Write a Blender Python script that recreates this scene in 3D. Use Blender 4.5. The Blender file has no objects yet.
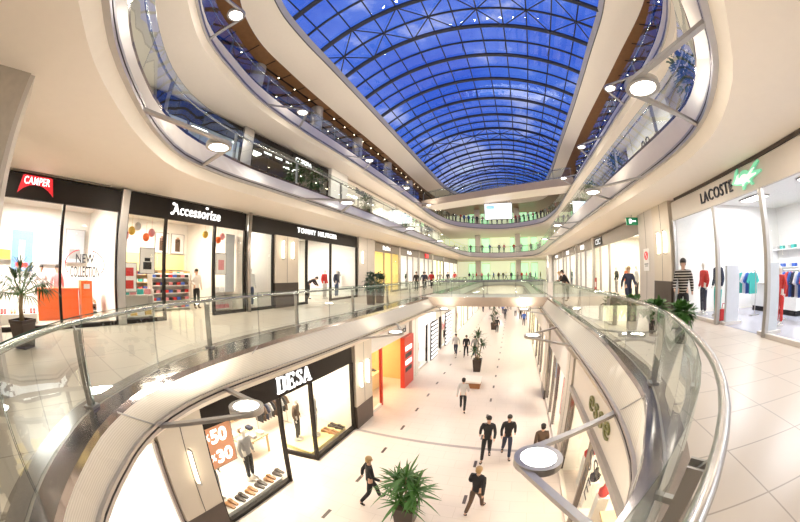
import bpy, bmesh, math, random
from mathutils import Vector, Matrix
from mathutils.geometry import tessellate_polygon
R_ = random.Random(7)
PI = math.pi
LK = .57   # overall lamp level
scene = bpy.context.scene
COL = scene.collection
ORD = ['first', 'second', 'third', 'fourth', 'fifth', 'sixth', 'seventh', 'eighth', 'ninth', 'tenth', 'eleventh', 'twelfth',
       'thirteenth', 'fourteenth', 'fifteenth', 'sixteenth', 'seventeenth', 'eighteenth', 'nineteenth', 'twentieth', 'last']

# ------------------------------------------------------------------ materials
MATS = {}
def nodes_of(m):
    m.use_nodes = True
    nt = m.node_tree
    b = nt.nodes.get('Principled BSDF')
    return nt, b
def mat(name, col, rough=0.5, metal=0.0, emit=0.0, ecol=None, var=0.06, scale=6.0, spec=0.5):
    if name in MATS: return MATS[name]
    m = bpy.data.materials.new(name)
    nt, b = nodes_of(m)
    b.inputs['Roughness'].default_value = rough
    b.inputs['Metallic'].default_value = metal
    b.inputs['Specular IOR Level'].default_value = spec
    tc = nt.nodes.new('ShaderNodeTexCoord')
    n = nt.nodes.new('ShaderNodeTexNoise'); n.inputs['Scale'].default_value = scale; n.inputs['Detail'].default_value = 3
    r = nt.nodes.new('ShaderNodeMapRange')
    r.inputs['To Min'].default_value = 1 - var; r.inputs['To Max'].default_value = 1 + var
    mx = nt.nodes.new('ShaderNodeMix'); mx.data_type = 'RGBA'; mx.blend_type = 'MULTIPLY'
    mx.inputs['Factor'].default_value = 1.0
    mx.inputs['A'].default_value = (*col, 1)
    nt.links.new(tc.outputs['Object'], n.inputs['Vector'])
    nt.links.new(n.outputs['Fac'], r.inputs['Value'])
    nt.links.new(r.outputs['Result'], mx.inputs['B'])
    nt.links.new(mx.outputs['Result'], b.inputs['Base Color'])
    if emit > 0:
        b.inputs['Emission Color'].default_value = (*(ecol or col), 1)
        b.inputs['Emission Strength'].default_value = emit
    MATS[name] = m
    return m
def glass_mat(name, tint, base=0.04, amp=0.55, power=3.0, rough=0.0):
    m = bpy.data.materials.new(name); m.use_nodes = True
    nt = m.node_tree; nt.nodes.clear()
    out = nt.nodes.new('ShaderNodeOutputMaterial')
    tr = nt.nodes.new('ShaderNodeBsdfTransparent'); tr.inputs['Color'].default_value = (*tint, 1)
    gl = nt.nodes.new('ShaderNodeBsdfGlossy'); gl.inputs['Roughness'].default_value = rough
    gl.inputs['Color'].default_value = (.92, .97, .95, 1)
    lw = nt.nodes.new('ShaderNodeLayerWeight'); lw.inputs['Blend'].default_value = 0.5
    p = nt.nodes.new('ShaderNodeMath'); p.operation = 'POWER'; p.inputs[1].default_value = power
    ma = nt.nodes.new('ShaderNodeMath'); ma.operation = 'MULTIPLY_ADD'; ma.inputs[1].default_value = amp; ma.inputs[2].default_value = base
    mx = nt.nodes.new('ShaderNodeMixShader')
    nt.links.new(lw.outputs['Facing'], p.inputs[0]); nt.links.new(p.outputs[0], ma.inputs[0]); nt.links.new(ma.outputs[0], mx.inputs[0])
    nt.links.new(tr.outputs[0], mx.inputs[1]); nt.links.new(gl.outputs[0], mx.inputs[2]); nt.links.new(mx.outputs[0], out.inputs[0])
    MATS[name] = m
    return m
def tile_mat(name, c1, c2, mortar, bw, bh, msize, rough, offset=0.0, rot=0.0):
    m = bpy.data.materials.new(name); nt, b = nodes_of(m)
    tc = nt.nodes.new('ShaderNodeTexCoord'); mp = nt.nodes.new('ShaderNodeMapping')
    mp.inputs['Rotation'].default_value = (0, 0, rot)
    br = nt.nodes.new('ShaderNodeTexBrick')
    br.offset = offset
    br.inputs['Color1'].default_value = (*c1, 1); br.inputs['Color2'].default_value = (*c2, 1); br.inputs['Mortar'].default_value = (*mortar, 1)
    br.inputs['Scale'].default_value = 1.0; br.inputs['Mortar Size'].default_value = msize
    br.inputs['Brick Width'].default_value = bw; br.inputs['Row Height'].default_value = bh
    nt.links.new(tc.outputs['Object'], mp.inputs[0]); nt.links.new(mp.outputs[0], br.inputs['Vector'])
    nt.links.new(br.outputs['Color'], b.inputs['Base Color'])
    b.inputs['Roughness'].default_value = rough; b.inputs['Specular IOR Level'].default_value = .32
    MATS[name] = m
    return m

M = {}
M['cream'] = mat('cream_plaster', (.93, .84, .72), .6, var=.02)
M['cream2'] = mat('cream_band', (.86, .78, .67), .35, var=.03)
M['white'] = mat('white_wall', (.88, .86, .82), .5, var=.03)
M['shopwhite'] = mat('bright_shop_wall', (.93, .90, .84), .5, var=.03)
M['chrome'] = mat('brushed_steel', (.52, .49, .46), .36, .75, var=.05)
M['steel'] = mat('satin_steel', (.44, .42, .40), .36, .75, var=.06)
M['polished'] = mat('polished_steel', (.42, .40, .38), .26, 1.0, var=.04)
M['ledge'] = mat('bronze_ledge', (.27, .245, .24), .14, .95, var=.06)
M['groove'] = mat('dark_groove', (.10, .09, .08), .5)
M['black'] = mat('black_fascia', (.018, .014, .012), .5, var=.15, spec=.2)
M['brown'] = mat('dark_brown_panel', (.075, .055, .045), .3, var=.15)
M['taupe'] = mat('taupe_fascia', (.20, .165, .135), .4, var=.06)
M['greige'] = mat('greige_fascia', (.62, .57, .52), .5, var=.03)
M['pilaster'] = mat('beige_stone_panel', (.60, .53, .44), .3, var=.06, scale=2)
M['stone'] = mat('rough_stone_pillar', (.46, .41, .34), .5, var=.15, scale=9)
M['wood'] = mat('wood_ceiling', (.27, .135, .058), .4, var=.25, scale=3)
M['woodgap'] = mat('black_ceiling_gap', (.01, .008, .008), .6)
M['lampglow'] = mat('lamp_diffuser', (1, .97, .9), .5, emit=14, ecol=(1, .95, .86))
M['spotglow'] = mat('downlight_glow', (1, .9, .7), .5, emit=12, ecol=(1, .85, .6))
M['sconceglow'] = mat('sconce_glow', (1, .92, .75), .5, emit=5, ecol=(1, .88, .66))
M['panelglow'] = mat('shop_light_panel', (1, 1, 1), .5, emit=6, ecol=(1, .96, .9))
M['signwhite'] = mat('lit_white_letters', (1, 1, 1), .4, emit=1.6, ecol=(1, 1, 1))
M['greenglass'] = mat('green_lit_glass', (.6, .95, .65), .2, emit=.9, ecol=(.55, 1, .55))
M['creamglow'] = mat('warm_glow_wall', (.95, .92, .7), .5, emit=.5, ecol=(1, .97, .72))  # wall emits a faint glow itself, in place of lamp light falling on it
M['screen'] = mat('lit_screen', (.95, .97, 1), .3, emit=2.2, ecol=(.95, .98, 1))
M['screenblue'] = mat('screen_blue', (.4, .7, .95), .3, emit=.8, ecol=(.35, .68, .95))
M['rib'] = mat('dark_steel_rib', (.035, .036, .05), .45, .4)
M['balglass'] = glass_mat('balustrade_glass', (.86, .93, .90), .07, .75, 2.6)
M['shopglass'] = glass_mat('shop_window_glass', (.97, .98, .97), .03, .35, 4.0)
M['skyglass'] = glass_mat('skylight_glass', (.92, .95, 1.0), .05, .4, 3.0)
M['glassedge'] = mat('glass_edge', (.05, .09, .075), .2)
M['floor1'] = tile_mat('gallery_floor_tiles', (.58, .51, .43), (.565, .495, .415), (.35, .30, .25), 1.1, .72, .009, .3)
M['floor0'] = tile_mat('ground_floor_tiles', (.74, .65, .58), (.725, .64, .57), (.62, .535, .46), 1.0, .5, .006, .28, .5)
M['floor2'] = tile_mat('upper_floor_tiles', (.7, .65, .6), (.69, .64, .59), (.5, .45, .4), 1.1, .6, .008, .2)
M['dash'] = mat('dark_floor_inlay', (.10, .075, .065), .3)
M['leaf'] = mat('palm_leaf', (.035, .09, .02), .45, var=.35, scale=3)
M['leaf2'] = mat('bright_leaf', (.06, .16, .03), .45, var=.35, scale=3)
M['leaf3'] = mat('dull_leaf', (.04, .09, .06), .5, var=.35, scale=3)
M['trunk'] = mat('cane_trunk', (.30, .22, .12), .7, var=.2, scale=12)
M['pot'] = mat('brown_planter', (.045, .028, .02), .35, var=.2)
M['soil'] = mat('soil', (.05, .035, .02), .9)
M['skin'] = mat('skin', (.62, .38, .27), .5)
M['hairdark'] = mat('dark_hair', (.02, .014, .01), .5)
M['hairfair'] = mat('fair_hair', (.42, .27, .12), .5)
M['grey'] = mat('grey_cloth', (.32, .31, .31), .8)
M['ltgrey'] = mat('light_grey_shirt', (.60, .57, .54), .8)
M['blackcloth'] = mat('black_cloth', (.014, .013, .015), .8)
M['navy'] = mat('navy_cloth', (.025, .03, .06), .8)
M['denim'] = mat('denim', (.05, .08, .16), .8)
M['brownc'] = mat('brown_cloth', (.10, .06, .04), .8)
M['redc'] = mat('red_cloth', (.55, .03, .025), .7)
M['whitec'] = mat('white_cloth', (.8, .8, .8), .7)
M['bluec'] = mat('blue_cloth', (.05, .12, .45), .7)
M['pinkc'] = mat('pink_cloth', (.75, .30, .32), .7)
M['tealc'] = mat('teal_cloth', (.05, .40, .36), .7)
M['yellowc'] = mat('mustard_cloth', (.65, .42, .06), .7)
M['orangec'] = mat('orange_lacquer', (.85, .16, .03), .3)
M['redpanel'] = mat('red_panel', (.62, .05, .03), .35)
M['orangewall'] = mat('orange_wall', (.95, .66, .30), .5)
M['yellowwall'] = mat('yellow_lit_wall', (.95, .80, .38), .5)
M['shelfwood'] = mat('pale_shelf_wood', (.62, .44, .24), .45, var=.15)
M['mannequin'] = mat('mannequin_body', (.75, .70, .64), .3)
M['shoe'] = mat('dark_shoe', (.06, .045, .04), .4)
M['shoetan'] = mat('tan_shoe', (.40, .20, .08), .4)
M['paper'] = mat('poster_paper', (.88, .86, .84), .6)
M['posterblue'] = mat('poster_blue', (.12, .25, .55), .5)
M['postergrey'] = mat('poster_grey', (.55, .58, .62), .5)
M['posterorange'] = mat('sale_poster', (.88, .42, .24), .5)
M['signred'] = mat('red_sign', (.62, .02, .03), .4, emit=.55, ecol=(.75, .01, .03))
M['croc'] = mat('lit_green_emblem', (.25, .70, .48), .4, emit=.35, ecol=(.2, .8, .5))
M['crocw'] = mat('lit_white_emblem', (.8, 1, .9), .4, emit=.5, ecol=(.8, 1, .9))
M['letterdark'] = mat('navy_letters', (.02, .02, .035), .4)
M['lettergreen'] = mat('olive_letters', (.20, .20, .07), .4)
M['exit'] = mat('exit_green', (.02, .25, .13), .4, emit=.1, ecol=(.02, .5, .2))
M['benchwood'] = mat('bench_wood', (.32, .14, .05), .5, var=.2)
M['benchtop'] = mat('bench_top', (.80, .75, .68), .4)
M['grille'] = mat('vent_grille', (.20, .17, .14), .5)
M['stripe_b'] = mat('black_board', (.012, .012, .018), .5)
M['stripe_w'] = mat('white_light_bar', (1, 1, 1), .5, emit=1.8, ecol=(1, .98, 1))
M['bagred'] = mat('red_bag', (.5, .02, .02), .4)
def striped_mat():
    m = bpy.data.materials.new('striped_knit'); nt, b = nodes_of(m)
    tc = nt.nodes.new('ShaderNodeTexCoord'); w = nt.nodes.new('ShaderNodeTexWave'); w.bands_direction = 'Z'
    w.inputs['Scale'].default_value = 4.6; w.inputs['Distortion'].default_value = .6
    cr = nt.nodes.new('ShaderNodeValToRGB'); cr.color_ramp.elements[0].position = .74; cr.color_ramp.elements[1].position = .84
    cr.color_ramp.elements[0].color = (.022, .018, .016, 1); cr.color_ramp.elements[1].color = (.55, .5, .45, 1)
    nt.links.new(tc.outputs['Object'], w.inputs['Vector']); nt.links.new(w.outputs['Fac'], cr.inputs[0]); nt.links.new(cr.outputs[0], b.inputs['Base Color'])
    b.inputs['Roughness'].default_value = .85
    return m
M['striped'] = striped_mat()
def hatch_mat():
    m = bpy.data.materials.new('fine_lined_cream_panel'); nt, b = nodes_of(m)
    tc = nt.nodes.new('ShaderNodeTexCoord'); w = nt.nodes.new('ShaderNodeTexWave'); w.bands_direction = 'Z'
    w.inputs['Scale'].default_value = 9; w.inputs['Distortion'].default_value = 0
    cr = nt.nodes.new('ShaderNodeValToRGB')
    cr.color_ramp.elements[0].color = (.66, .60, .49, 1); cr.color_ramp.elements[1].color = (.80, .74, .63, 1)
    nt.links.new(tc.outputs['Object'], w.inputs['Vector']); nt.links.new(w.outputs['Fac'], cr.inputs[0]); nt.links.new(cr.outputs[0], b.inputs['Base Color'])
    b.inputs['Roughness'].default_value = .28
    return m
M['hatch'] = hatch_mat()

# ------------------------------------------------------------------ mesh builder
class MB:
    def __init__(s): s.v = []; s.f = []; s.m = []; s.mi = 0
    def add(s, vs, fs):
        b = len(s.v); s.v += [tuple(v) for v in vs]
        for f in fs: s.f.append(tuple(b + i for i in f)); s.m.append(s.mi)
        return s
    def box(s, c, d, rz=0.0, mtx=None):
        x, y, z = d[0] / 2, d[1] / 2, d[2] / 2
        vs = [Vector((i * x, j * y, k * z)) for i in (-1, 1) for j in (-1, 1) for k in (-1, 1)]
        if mtx is not None: vs = [mtx @ v for v in vs]
        elif rz: vs = [Matrix.Rotation(rz, 3, 'Z') @ v for v in vs]
        vs = [v + Vector(c) for v in vs]
        return s.add(vs, [(0, 1, 3, 2), (4, 6, 7, 5), (0, 4, 5, 1), (2, 3, 7, 6), (0, 2, 6, 4), (1, 5, 7, 3)])
    def span(s, a, b):
        return s.box([(a[i] + b[i]) / 2 for i in range(3)], [abs(b[i] - a[i]) for i in range(3)])
    def bar(s, a, b, w, h=None, up=(0, 0, 1)):
        a, b = Vector(a), Vector(b); d = b - a; L = d.length
        if L < 1e-6: return s
        d.normalize(); u = Vector(up)
        if abs(d.dot(u)) > .99: u = Vector((1, 0, 0))
        r = d.cross(u).normalized(); u = r.cross(d)
        m = Matrix((r, d, u)).transposed()
        return s.box((a + b) / 2, (w, L, h or w), mtx=m)
    def tube(s, pts, rad, n=8, cap=True):
        pts = [Vector(p) for p in pts]; rads = rad if isinstance(rad, (list, tuple)) else [rad] * len(pts)
        vs, fs = [], []; ref = None
        for i, p in enumerate(pts):
            t = (pts[min(i + 1, len(pts) - 1)] - pts[max(i - 1, 0)]).normalized()
            if ref is None: ref = Vector((0, 0, 1)) if abs(t.z) < .9 else Vector((1, 0, 0))
            u = (ref - t * ref.dot(t)).normalized(); w = t.cross(u); ref = u
            for k in range(n):
                a = 2 * PI * k / n; vs.append(p + (u * math.cos(a) + w * math.sin(a)) * rads[i])
        for i in range(len(pts) - 1):
            for k in range(n):
                fs.append((i * n + k, i * n + (k + 1) % n, (i + 1) * n + (k + 1) % n, (i + 1) * n + k))
        if cap: fs.append(tuple(range(n))[::-1]); fs.append(tuple((len(pts) - 1) * n + k for k in range(n)))
        return s.add(vs, fs)
    def lathe(s, prof, n=20, c=(0, 0, 0), sx=1.0, sy=1.0, cap=True):
        vs, fs = [], []
        for r, z in prof:
            for k in range(n):
                a = 2 * PI * k / n; vs.append((c[0] + r * sx * math.cos(a), c[1] + r * sy * math.sin(a), c[2] + z))
        for i in range(len(prof) - 1):
            for k in range(n):
                fs.append((i * n + k, i * n + (k + 1) % n, (i + 1) * n + (k + 1) % n, (i + 1) * n + k))
        if cap: fs.append(tuple(range(n))[::-1]); fs.append(tuple((len(prof) - 1) * n + k for k in range(n)))
        return s.add(vs, fs)
    def ell(s, c, r, n=12, m=8, mtx=None):
        prof = [(max(1e-4, math.sin(PI * i / m)), -math.cos(PI * i / m)) for i in range(m + 1)]
        b = len(s.v); s.lathe(prof, n)
        for i in range(b, len(s.v)):
            v = Vector((s.v[i][0] * r[0], s.v[i][1] * r[1], s.v[i][2] * r[2]))
            if mtx is not None: v = mtx @ v
            s.v[i] = tuple(v + Vector(c))
        return s
    def loft(s, A, B, closed=False):
        n = len(A); vs = list(A) + list(B)
        fs = [(i, (i + 1) % n, n + (i + 1) % n, n + i) for i in range(n if closed else n - 1)]
        return s.add(vs, fs)
    def prism(s, poly, fn, t0, t1):
        # poly: 2-D outline; fn(u, v, t) -> 3-D point
        n = len(poly)
        vs = [fn(u, v, t0) for u, v in poly] + [fn(u, v, t1) for u, v in poly]
        tris = tessellate_polygon([[Vector((u, v, 0)) for u, v in poly]])
        fs = [tuple(t) for t in tris] + [tuple(n + i for i in t[::-1]) for t in tris]
        fs += [(i, (i + 1) % n, n + (i + 1) % n, n + i) for i in range(n)]
        return s.add(vs, fs)
    def build(s, name, mats, parent=None, loc=None, smooth=False):
        me = bpy.data.meshes.new(name)
        me.from_pydata(s.v, [], s.f)
        for m in (mats if isinstance(mats, (list, tuple)) else [mats]): me.materials.append(m)
        if isinstance(mats, (list, tuple)): me.polygons.foreach_set('material_index', s.m)
        if smooth: me.polygons.foreach_set('use_smooth', [True] * len(me.polygons))
        me.update()
        o = bpy.data.objects.new(name, me); COL.objects.link(o)
        if parent: o.parent = parent
        if loc is not None: o.location = loc
        return o
def mesh_obj(name, me, parent=None, mats=None):
    o = bpy.data.objects.new(name, me); COL.objects.link(o)
    if parent: o.parent = parent
    for i, m in enumerate(mats or []):
        o.material_slots[i].link = 'OBJECT'; o.material_slots[i].material = m
    return o
def tag(o, label, cat, group=None, kind=None):
    o['label'] = label; o['category'] = cat
    if group: o['group'] = group
    if kind: o['kind'] = kind
    return o
def struct(o, label=None):
    o['kind'] = 'structure'
    if label: o['label'] = label
    return o
def empty(name, loc=(0, 0, 0), rz=0.0):
    o = bpy.data.objects.new(name, None); COL.objects.link(o); o.location = loc; o.rotation_euler = (0, 0, rz); o.empty_display_size = .1
    return o
def copy_tree(o, parent=None):
    c = o.copy(); COL.objects.link(c); c.parent = parent
    for k in [x for x in o.children]: copy_tree(k, c)
    return c
def orient(o, origin, xa, ya):
    xa, ya = Vector(xa), Vector(ya); za = xa.cross(ya)
    m = Matrix((xa, ya, za)).transposed().to_4x4(); m.translation = Vector(origin)
    o.matrix_local = m
    return o
def text_obj(s, size, mat_, name='lettering', parent=None, extrude=.02, offset=0.0, shear=0.0, space=1.0, width=None, height=None):
    cu = bpy.data.curves.new('lettering_curve', 'FONT'); cu.body = s; cu.size = size; cu.extrude = extrude; cu.offset = offset
    cu.shear = shear; cu.space_character = space; cu.align_x = 'CENTER'; cu.align_y = 'CENTER'; cu.resolution_u = 4
    tmp = bpy.data.objects.new('lettering_tmp', cu); COL.objects.link(tmp)
    dg = bpy.context.evaluated_depsgraph_get(); dg.update()
    me = bpy.data.meshes.new_from_object(tmp.evaluated_get(dg))
    bpy.data.objects.remove(tmp); bpy.data.curves.remove(cu)
    xs = [v.co.x for v in me.vertices]; ys = [v.co.y for v in me.vertices]
    cx, cy = (min(xs) + max(xs)) / 2, (min(ys) + max(ys)) / 2
    kx = width / (max(xs) - min(xs)) if width else 1; ky = height / (max(ys) - min(ys)) if height else (kx if width else 1)
    for v in me.vertices: v.co.x = (v.co.x - cx) * kx; v.co.y = (v.co.y - cy) * ky
    me.materials.clear(); me.materials.append(mat_); me.name = name
    o = bpy.data.objects.new(name, me); COL.objects.link(o)
    if parent: o.parent = parent
    return o
def wall_text(side, s, y, z, x, mat_, parent, width=None, height=None, **k):
    # side -1: wall on the left (faces +x); side +1: wall on the right (faces -x)
    o = text_obj(s, .5, mat_, parent=parent, width=width, height=height, **k)
    loc = Vector((x, y, z)) - (parent.matrix_world_loc if hasattr(parent, 'matrix_world_loc') else Vector((0, 0, 0)))
    return orient(o, loc, (0, -side, 0), (0, 0, 1))

# ------------------------------------------------------------------ plan curves
def catmull(ctrl, step=.45):
    n = len(ctrl); out = []
    def knot(a, b): return max(1e-3, math.hypot(a[0] - b[0], a[1] - b[1]) ** .5)
    for i in range(n):
        p = [ctrl[(i + j - 1) % n] for j in range(4)]
        t0 = 0; t1 = knot(p[0], p[1]); t2 = t1 + knot(p[1], p[2]); t3 = t2 + knot(p[2], p[3])
        L = math.hypot(p[2][0] - p[1][0], p[2][1] - p[1][1]); k = max(2, int(L / step))
        if L > 9: k = max(4, int(L / 1.5))
        for q in range(k):
            t = t1 + (t2 - t1) * q / k
            def lerp(a, b, ta, tb): return [a[d] + (b[d] - a[d]) * (t - ta) / (tb - ta) for d in range(len(a))]
            A1 = lerp(p[0], p[1], t0, t1); A2 = lerp(p[1], p[2], t1, t2); A3 = lerp(p[2], p[3], t2, t3)
            B1 = lerp(A1, A2, t0, t2); B2 = lerp(A2, A3, t1, t3)
            out.append(lerp(B1, B2, t1, t2))
    return out
# every control: glass x,y  ledge lip x,y  low edge x,y   (clockwise: right side, rounded near end, left side, rounded far end)
C1 = [(2.45, 52, 2.3, 52, 2.0, 52), (2.45, 30, 2.3, 30, 2.0, 30), (2.45, 12, 2.32, 12, 1.98, 12), (2.42, 8, 2.32, 7.8, 1.97, 7.8), (2.3, 5.4, 2.11, 5.3, 1.93, 5.3),
      (2.1, 4.0, 1.92, 3.85, 1.8, 3.8), (1.75, 2.95, 1.55, 2.9, 1.6, 2.85), (1.44, 2.14, 1.25, 2.2, 1.28, 2.2), (1.16, 1.59, .95, 1.7, .95, 1.7),
      (.9, 1.2, .66, 1.35, .66, 1.35), (.5, .72, .27, .95, .27, .95), (0, .2, -.2, .5, -.2, .5), (-.7, -.42, -.8, .0, -.8, .02), (-1.4, -.72, -1.4, -.42, -1.4, -.3), (-1.9, -.64, -1.88, -.42, -2.0, -.32),
      (-2.53, -.37, -2.48, -.14, -2.72, -.02), (-3.1, -.04, -3.02, .22, -3.25, .38), (-3.61, .32, -3.5, .58, -3.7, .8), (-3.99, .65, -3.88, .96, -4.0, 1.1), (-4.5, 1.34, -4.36, 1.6, -4.42, 1.66),
      (-5.04, 2.21, -4.75, 2.55, -4.8, 2.5), (-5.6, 3.5, -5.05, 3.8, -5.03, 3.6), (-5.95, 5.2, -5.28, 5.3, -5.1, 5.1), (-6.1, 7.5, -5.45, 7.4, -5.12, 7.4), (-6.1, 12, -5.48, 12, -5.12, 12),
      (-6.1, 30, -5.5, 30, -5.12, 30), (-6.1, 52, -5.5, 52, -5.12, 52), (-5.2, 56.5, -4.8, 56.2, -4.7, 56.1), (-1.8, 58.8, -1.8, 58.3, -1.8, 58.2), (1.6, 56.5, 1.3, 56.2, 1.2, 56.1)]
C2 = [(4.35, 50, 4.3, 50, 4.22, 50), (4.35, 30, 4.3, 30, 4.22, 30), (4.37, 14, 4.32, 14, 4.25, 14), (4.5, 9.8, 4.45, 9.8, 4.38, 9.8), (4.64, 7.2, 4.59, 7.2, 4.45, 7.0), (4.62, 6.0, 4.57, 6.0, 4.35, 5.8),
      (4.24, 4.7, 4.19, 4.73, 4.0, 4.5), (3.74, 3.8, 3.69, 3.83, 3.42, 3.3), (3.12, 2.97, 3.08, 3.0, 2.85, 2.5), (2.3, 1.9, 2.25, 1.9, 1.95, 1.3), (1.1, .75, 1.05, .8, .95, .2), (-.4, -.2, -.4, -.15, -.3, -.65),
      (-1.9, -.45, -1.9, -.4, -1.6, -.85), (-3.2, -.15, -3.2, -.1, -2.5, -.45), (-4.18, .33, -4.14, .37, -3.2, -.02), (-5.0, .88, -4.97, .91, -3.95, .45), (-5.9, 1.64, -5.85, 1.67, -4.88, 1.2), (-6.78, 2.58, -6.74, 2.6, -5.98, 2.25),
      (-7.5, 3.78, -7.47, 3.8, -6.95, 3.6), (-7.9, 5.04, -7.85, 5.04, -7.35, 5.2), (-8.25, 7.06, -8.2, 7.06, -7.42, 7.4), (-8.25, 12, -8.2, 12, -7.42, 12), (-8.25, 30, -8.2, 30, -7.42, 30), (-8.25, 50, -8.2, 50, -7.42, 50),
      (-7.0, 55.5, -6.9, 55.2, -6.4, 55), (-1.8, 58.6, -1.8, 58.3, -1.8, 58), (3.2, 55.5, 3.1, 55.2, 3.0, 55)]
C3 = [(6.75, 46, 6.7, 46, 6.3, 46), (6.8, 28, 6.75, 28, 6.35, 28), (6.9, 17, 6.85, 17, 6.55, 15), (7.2, 12, 7.15, 12, 6.82, 11), (7.2, 9.7, 7.15, 9.7, 6.84, 8.7), (6.8, 7.5, 6.76, 7.5, 6.3, 6.6), (5.8, 5.3, 5.75, 5.3, 5.4, 4.9), (4, 2.9, 3.95, 2.95, 3.7, 2.5),
      (1.2, .6, 1.2, .65, 1.1, .25), (-2, -.3, -2, -.25, -2, -.65), (-5, .45, -5, .5, -4.7, .15), (-7, 1.9, -6.95, 1.95, -6.4, 1.6), (-8.3, 3.1, -8.25, 3.14, -7.55, 2.7), (-9.2, 4.43, -9.15, 4.45, -8.78, 4.3), (-9.8, 6.1, -9.75, 6.1, -9.6, 6.3),
      (-10.5, 8.4, -10.45, 8.4, -10.3, 8.6), (-10.95, 12, -10.9, 12, -10.7, 12), (-11.0, 18, -10.95, 18, -10.75, 18), (-11.0, 30, -10.95, 30, -10.75, 30), (-11.0, 46, -10.95, 46, -10.75, 46), (-9, 54, -8.9, 53.7, -8.6, 53.5), (-2.1, 58.4, -2.1, 58.1, -2.1, 57.9), (4.8, 54, 4.7, 53.7, 4.5, 53.5)]
P1, P2, P3 = catmull(C1), catmull(C2), catmull(C3)
ZL = [0.0, 5.33, 10.66]; ZG = -5.0
XW0, XW1, YW0, YW1 = -19.0, 14.5, -11.0, 74.0
def sel(P, k, z): return [(p[2 * k], p[2 * k + 1], z) for p in P]
def offs(P, k, d, z):
    L = [(p[2 * k], p[2 * k + 1]) for p in P]; n = len(L); out = []
    for i in range(n):
        a, b = L[i - 1], L[(i + 1) % n]; tx, ty = b[0] - a[0], b[1] - a[1]; l = math.hypot(tx, ty) or 1
        out.append((L[i][0] - ty / l * d, L[i][1] + tx / l * d, z))
    return out
# (-ty, tx) points to the left of the travel direction; the loop runs clockwise so that is away from the void
def poly_with_hole(name, outer, hole, z, material, flip=False):
    loops = [[Vector((x, y, 0)) for x, y in outer], [Vector((h[0], h[1], 0)) for h in hole]]
    tris = tessellate_polygon(loops); vs = [(v.x, v.y, z) for lp in loops for v in lp]
    mb = MB(); mb.add(vs, [t if not flip else t[::-1] for t in tris])
    return struct(mb.build(name, material))
RECT = [(XW0, YW0), (XW1, YW0), (XW1, YW1), (XW0, YW1)]

# ------------------------------------------------------------------ the setting
mb = MB(); mb.add([(XW0, YW0, ZG), (XW1, YW0, ZG), (XW1, YW1, ZG), (XW0, YW1, ZG)], [(0, 1, 2, 3)])
struct(mb.build('floor', M['floor0']), 'pale cream tiled floor of the lower mall street')
for k, (P, nm) in enumerate(((P1, 'floor1'), (P2, 'floor2'), (P3, 'floor2'))):
    poly_with_hole('floor', RECT, sel(P, 0, 0), ZL[k], M[nm])
poly_with_hole('ceiling', RECT, offs(P1, 2, .22, 0), -.98, M['cream'], True)
poly_with_hole('ceiling', RECT, offs(P2, 2, .18, 0), 4.09, M['cream'], True)
poly_with_hole('ceiling', RECT, offs(P3, 2, .18, 0), 9.42, M['cream'], True)
ntrim = [0]
def slab_front(P, z0, lip_drop, band_low, ch_low, ceil_z, ceil_off, bandmat):
    def T(mbx, mats):
        ntrim[0] += 1; return struct(mbx.build('trim_%d' % ntrim[0], mats, smooth=False))
    a = MB(); a.loft(sel(P, 0, z0), sel(P, 1, z0 - .015), True)
    a.loft(sel(P, 1, z0 - .015), sel(P, 1, z0 - lip_drop), True); T(a, M['ledge'])
    # band from lip to the metal channel
    lo = sel(P, 2, z0 - band_low); a = MB(); a.loft(sel(P, 1, z0 - lip_drop), lo, True); T(a, bandmat)
    # channel: steel, groove, steel
    d = (ch_low - band_low)
    A0 = offs(P, 2, -.05, z0 - band_low); A1 = offs(P, 2, -.05, z0 - band_low - d * .36); A2 = offs(P, 2, -.015, z0 - band_low - d * .40)
    A3 = offs(P, 2, -.015, z0 - band_low - d * .55); A4 = offs(P, 2, -.05, z0 - band_low - d * .6); A5 = offs(P, 2, -.05, z0 - ch_low)
    A6 = offs(P, 2, .06, z0 - ch_low)
    a = MB(); a.mi = 0; a.loft(lo, A0, True); a.loft(A0, A1, True); a.mi = 1; a.loft(A1, A2, True); a.loft(A2, A3, True); a.loft(A3, A4, True); a.mi = 0; a.loft(A4, A5, True); a.loft(A5, A6, True)
    T(a, [M['chrome'], M['groove']])
    a = MB(); a.loft(A6, offs(P, 2, ceil_off, ceil_z), True); T(a, M['cream'])
slab_front(P1, 0.0, .12, .60, .75, -.98, .22, M['hatch'])
a = MB(); a.loft(offs(P1, 0, .03, .005), offs(P1, 0, .27, .005), True); struct(a.build('trim_15', mat('granite_border', (.30, .25, .21), .22, var=.15, scale=20)))
slab_front(P2, ZL[1], .10, .83, .98, 4.09, .18, M['cream2'])
slab_front(P3, ZL[2], .10, .83, .98, 9.42, .18, M['cream2'])
# outer walls
def wall(name, a, b, m): 
    x = MB(); x.span(a, b); return struct(x.build(name, m))
wall('wall_left', (XW0 - .2, YW0, ZG), (XW0, YW1, 15), M['white'])
wall('wall_right', (XW1, YW0, ZG), (XW1 + .2, YW1, 15), M['white'])
wall('wall_back', (XW0, YW0 - .2, ZG), (XW1, YW0, 15), M['cream'])
wall('wall_front', (XW0, YW1, ZG), (XW1, YW1 + .2, 15), M['creamglow'])

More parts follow.
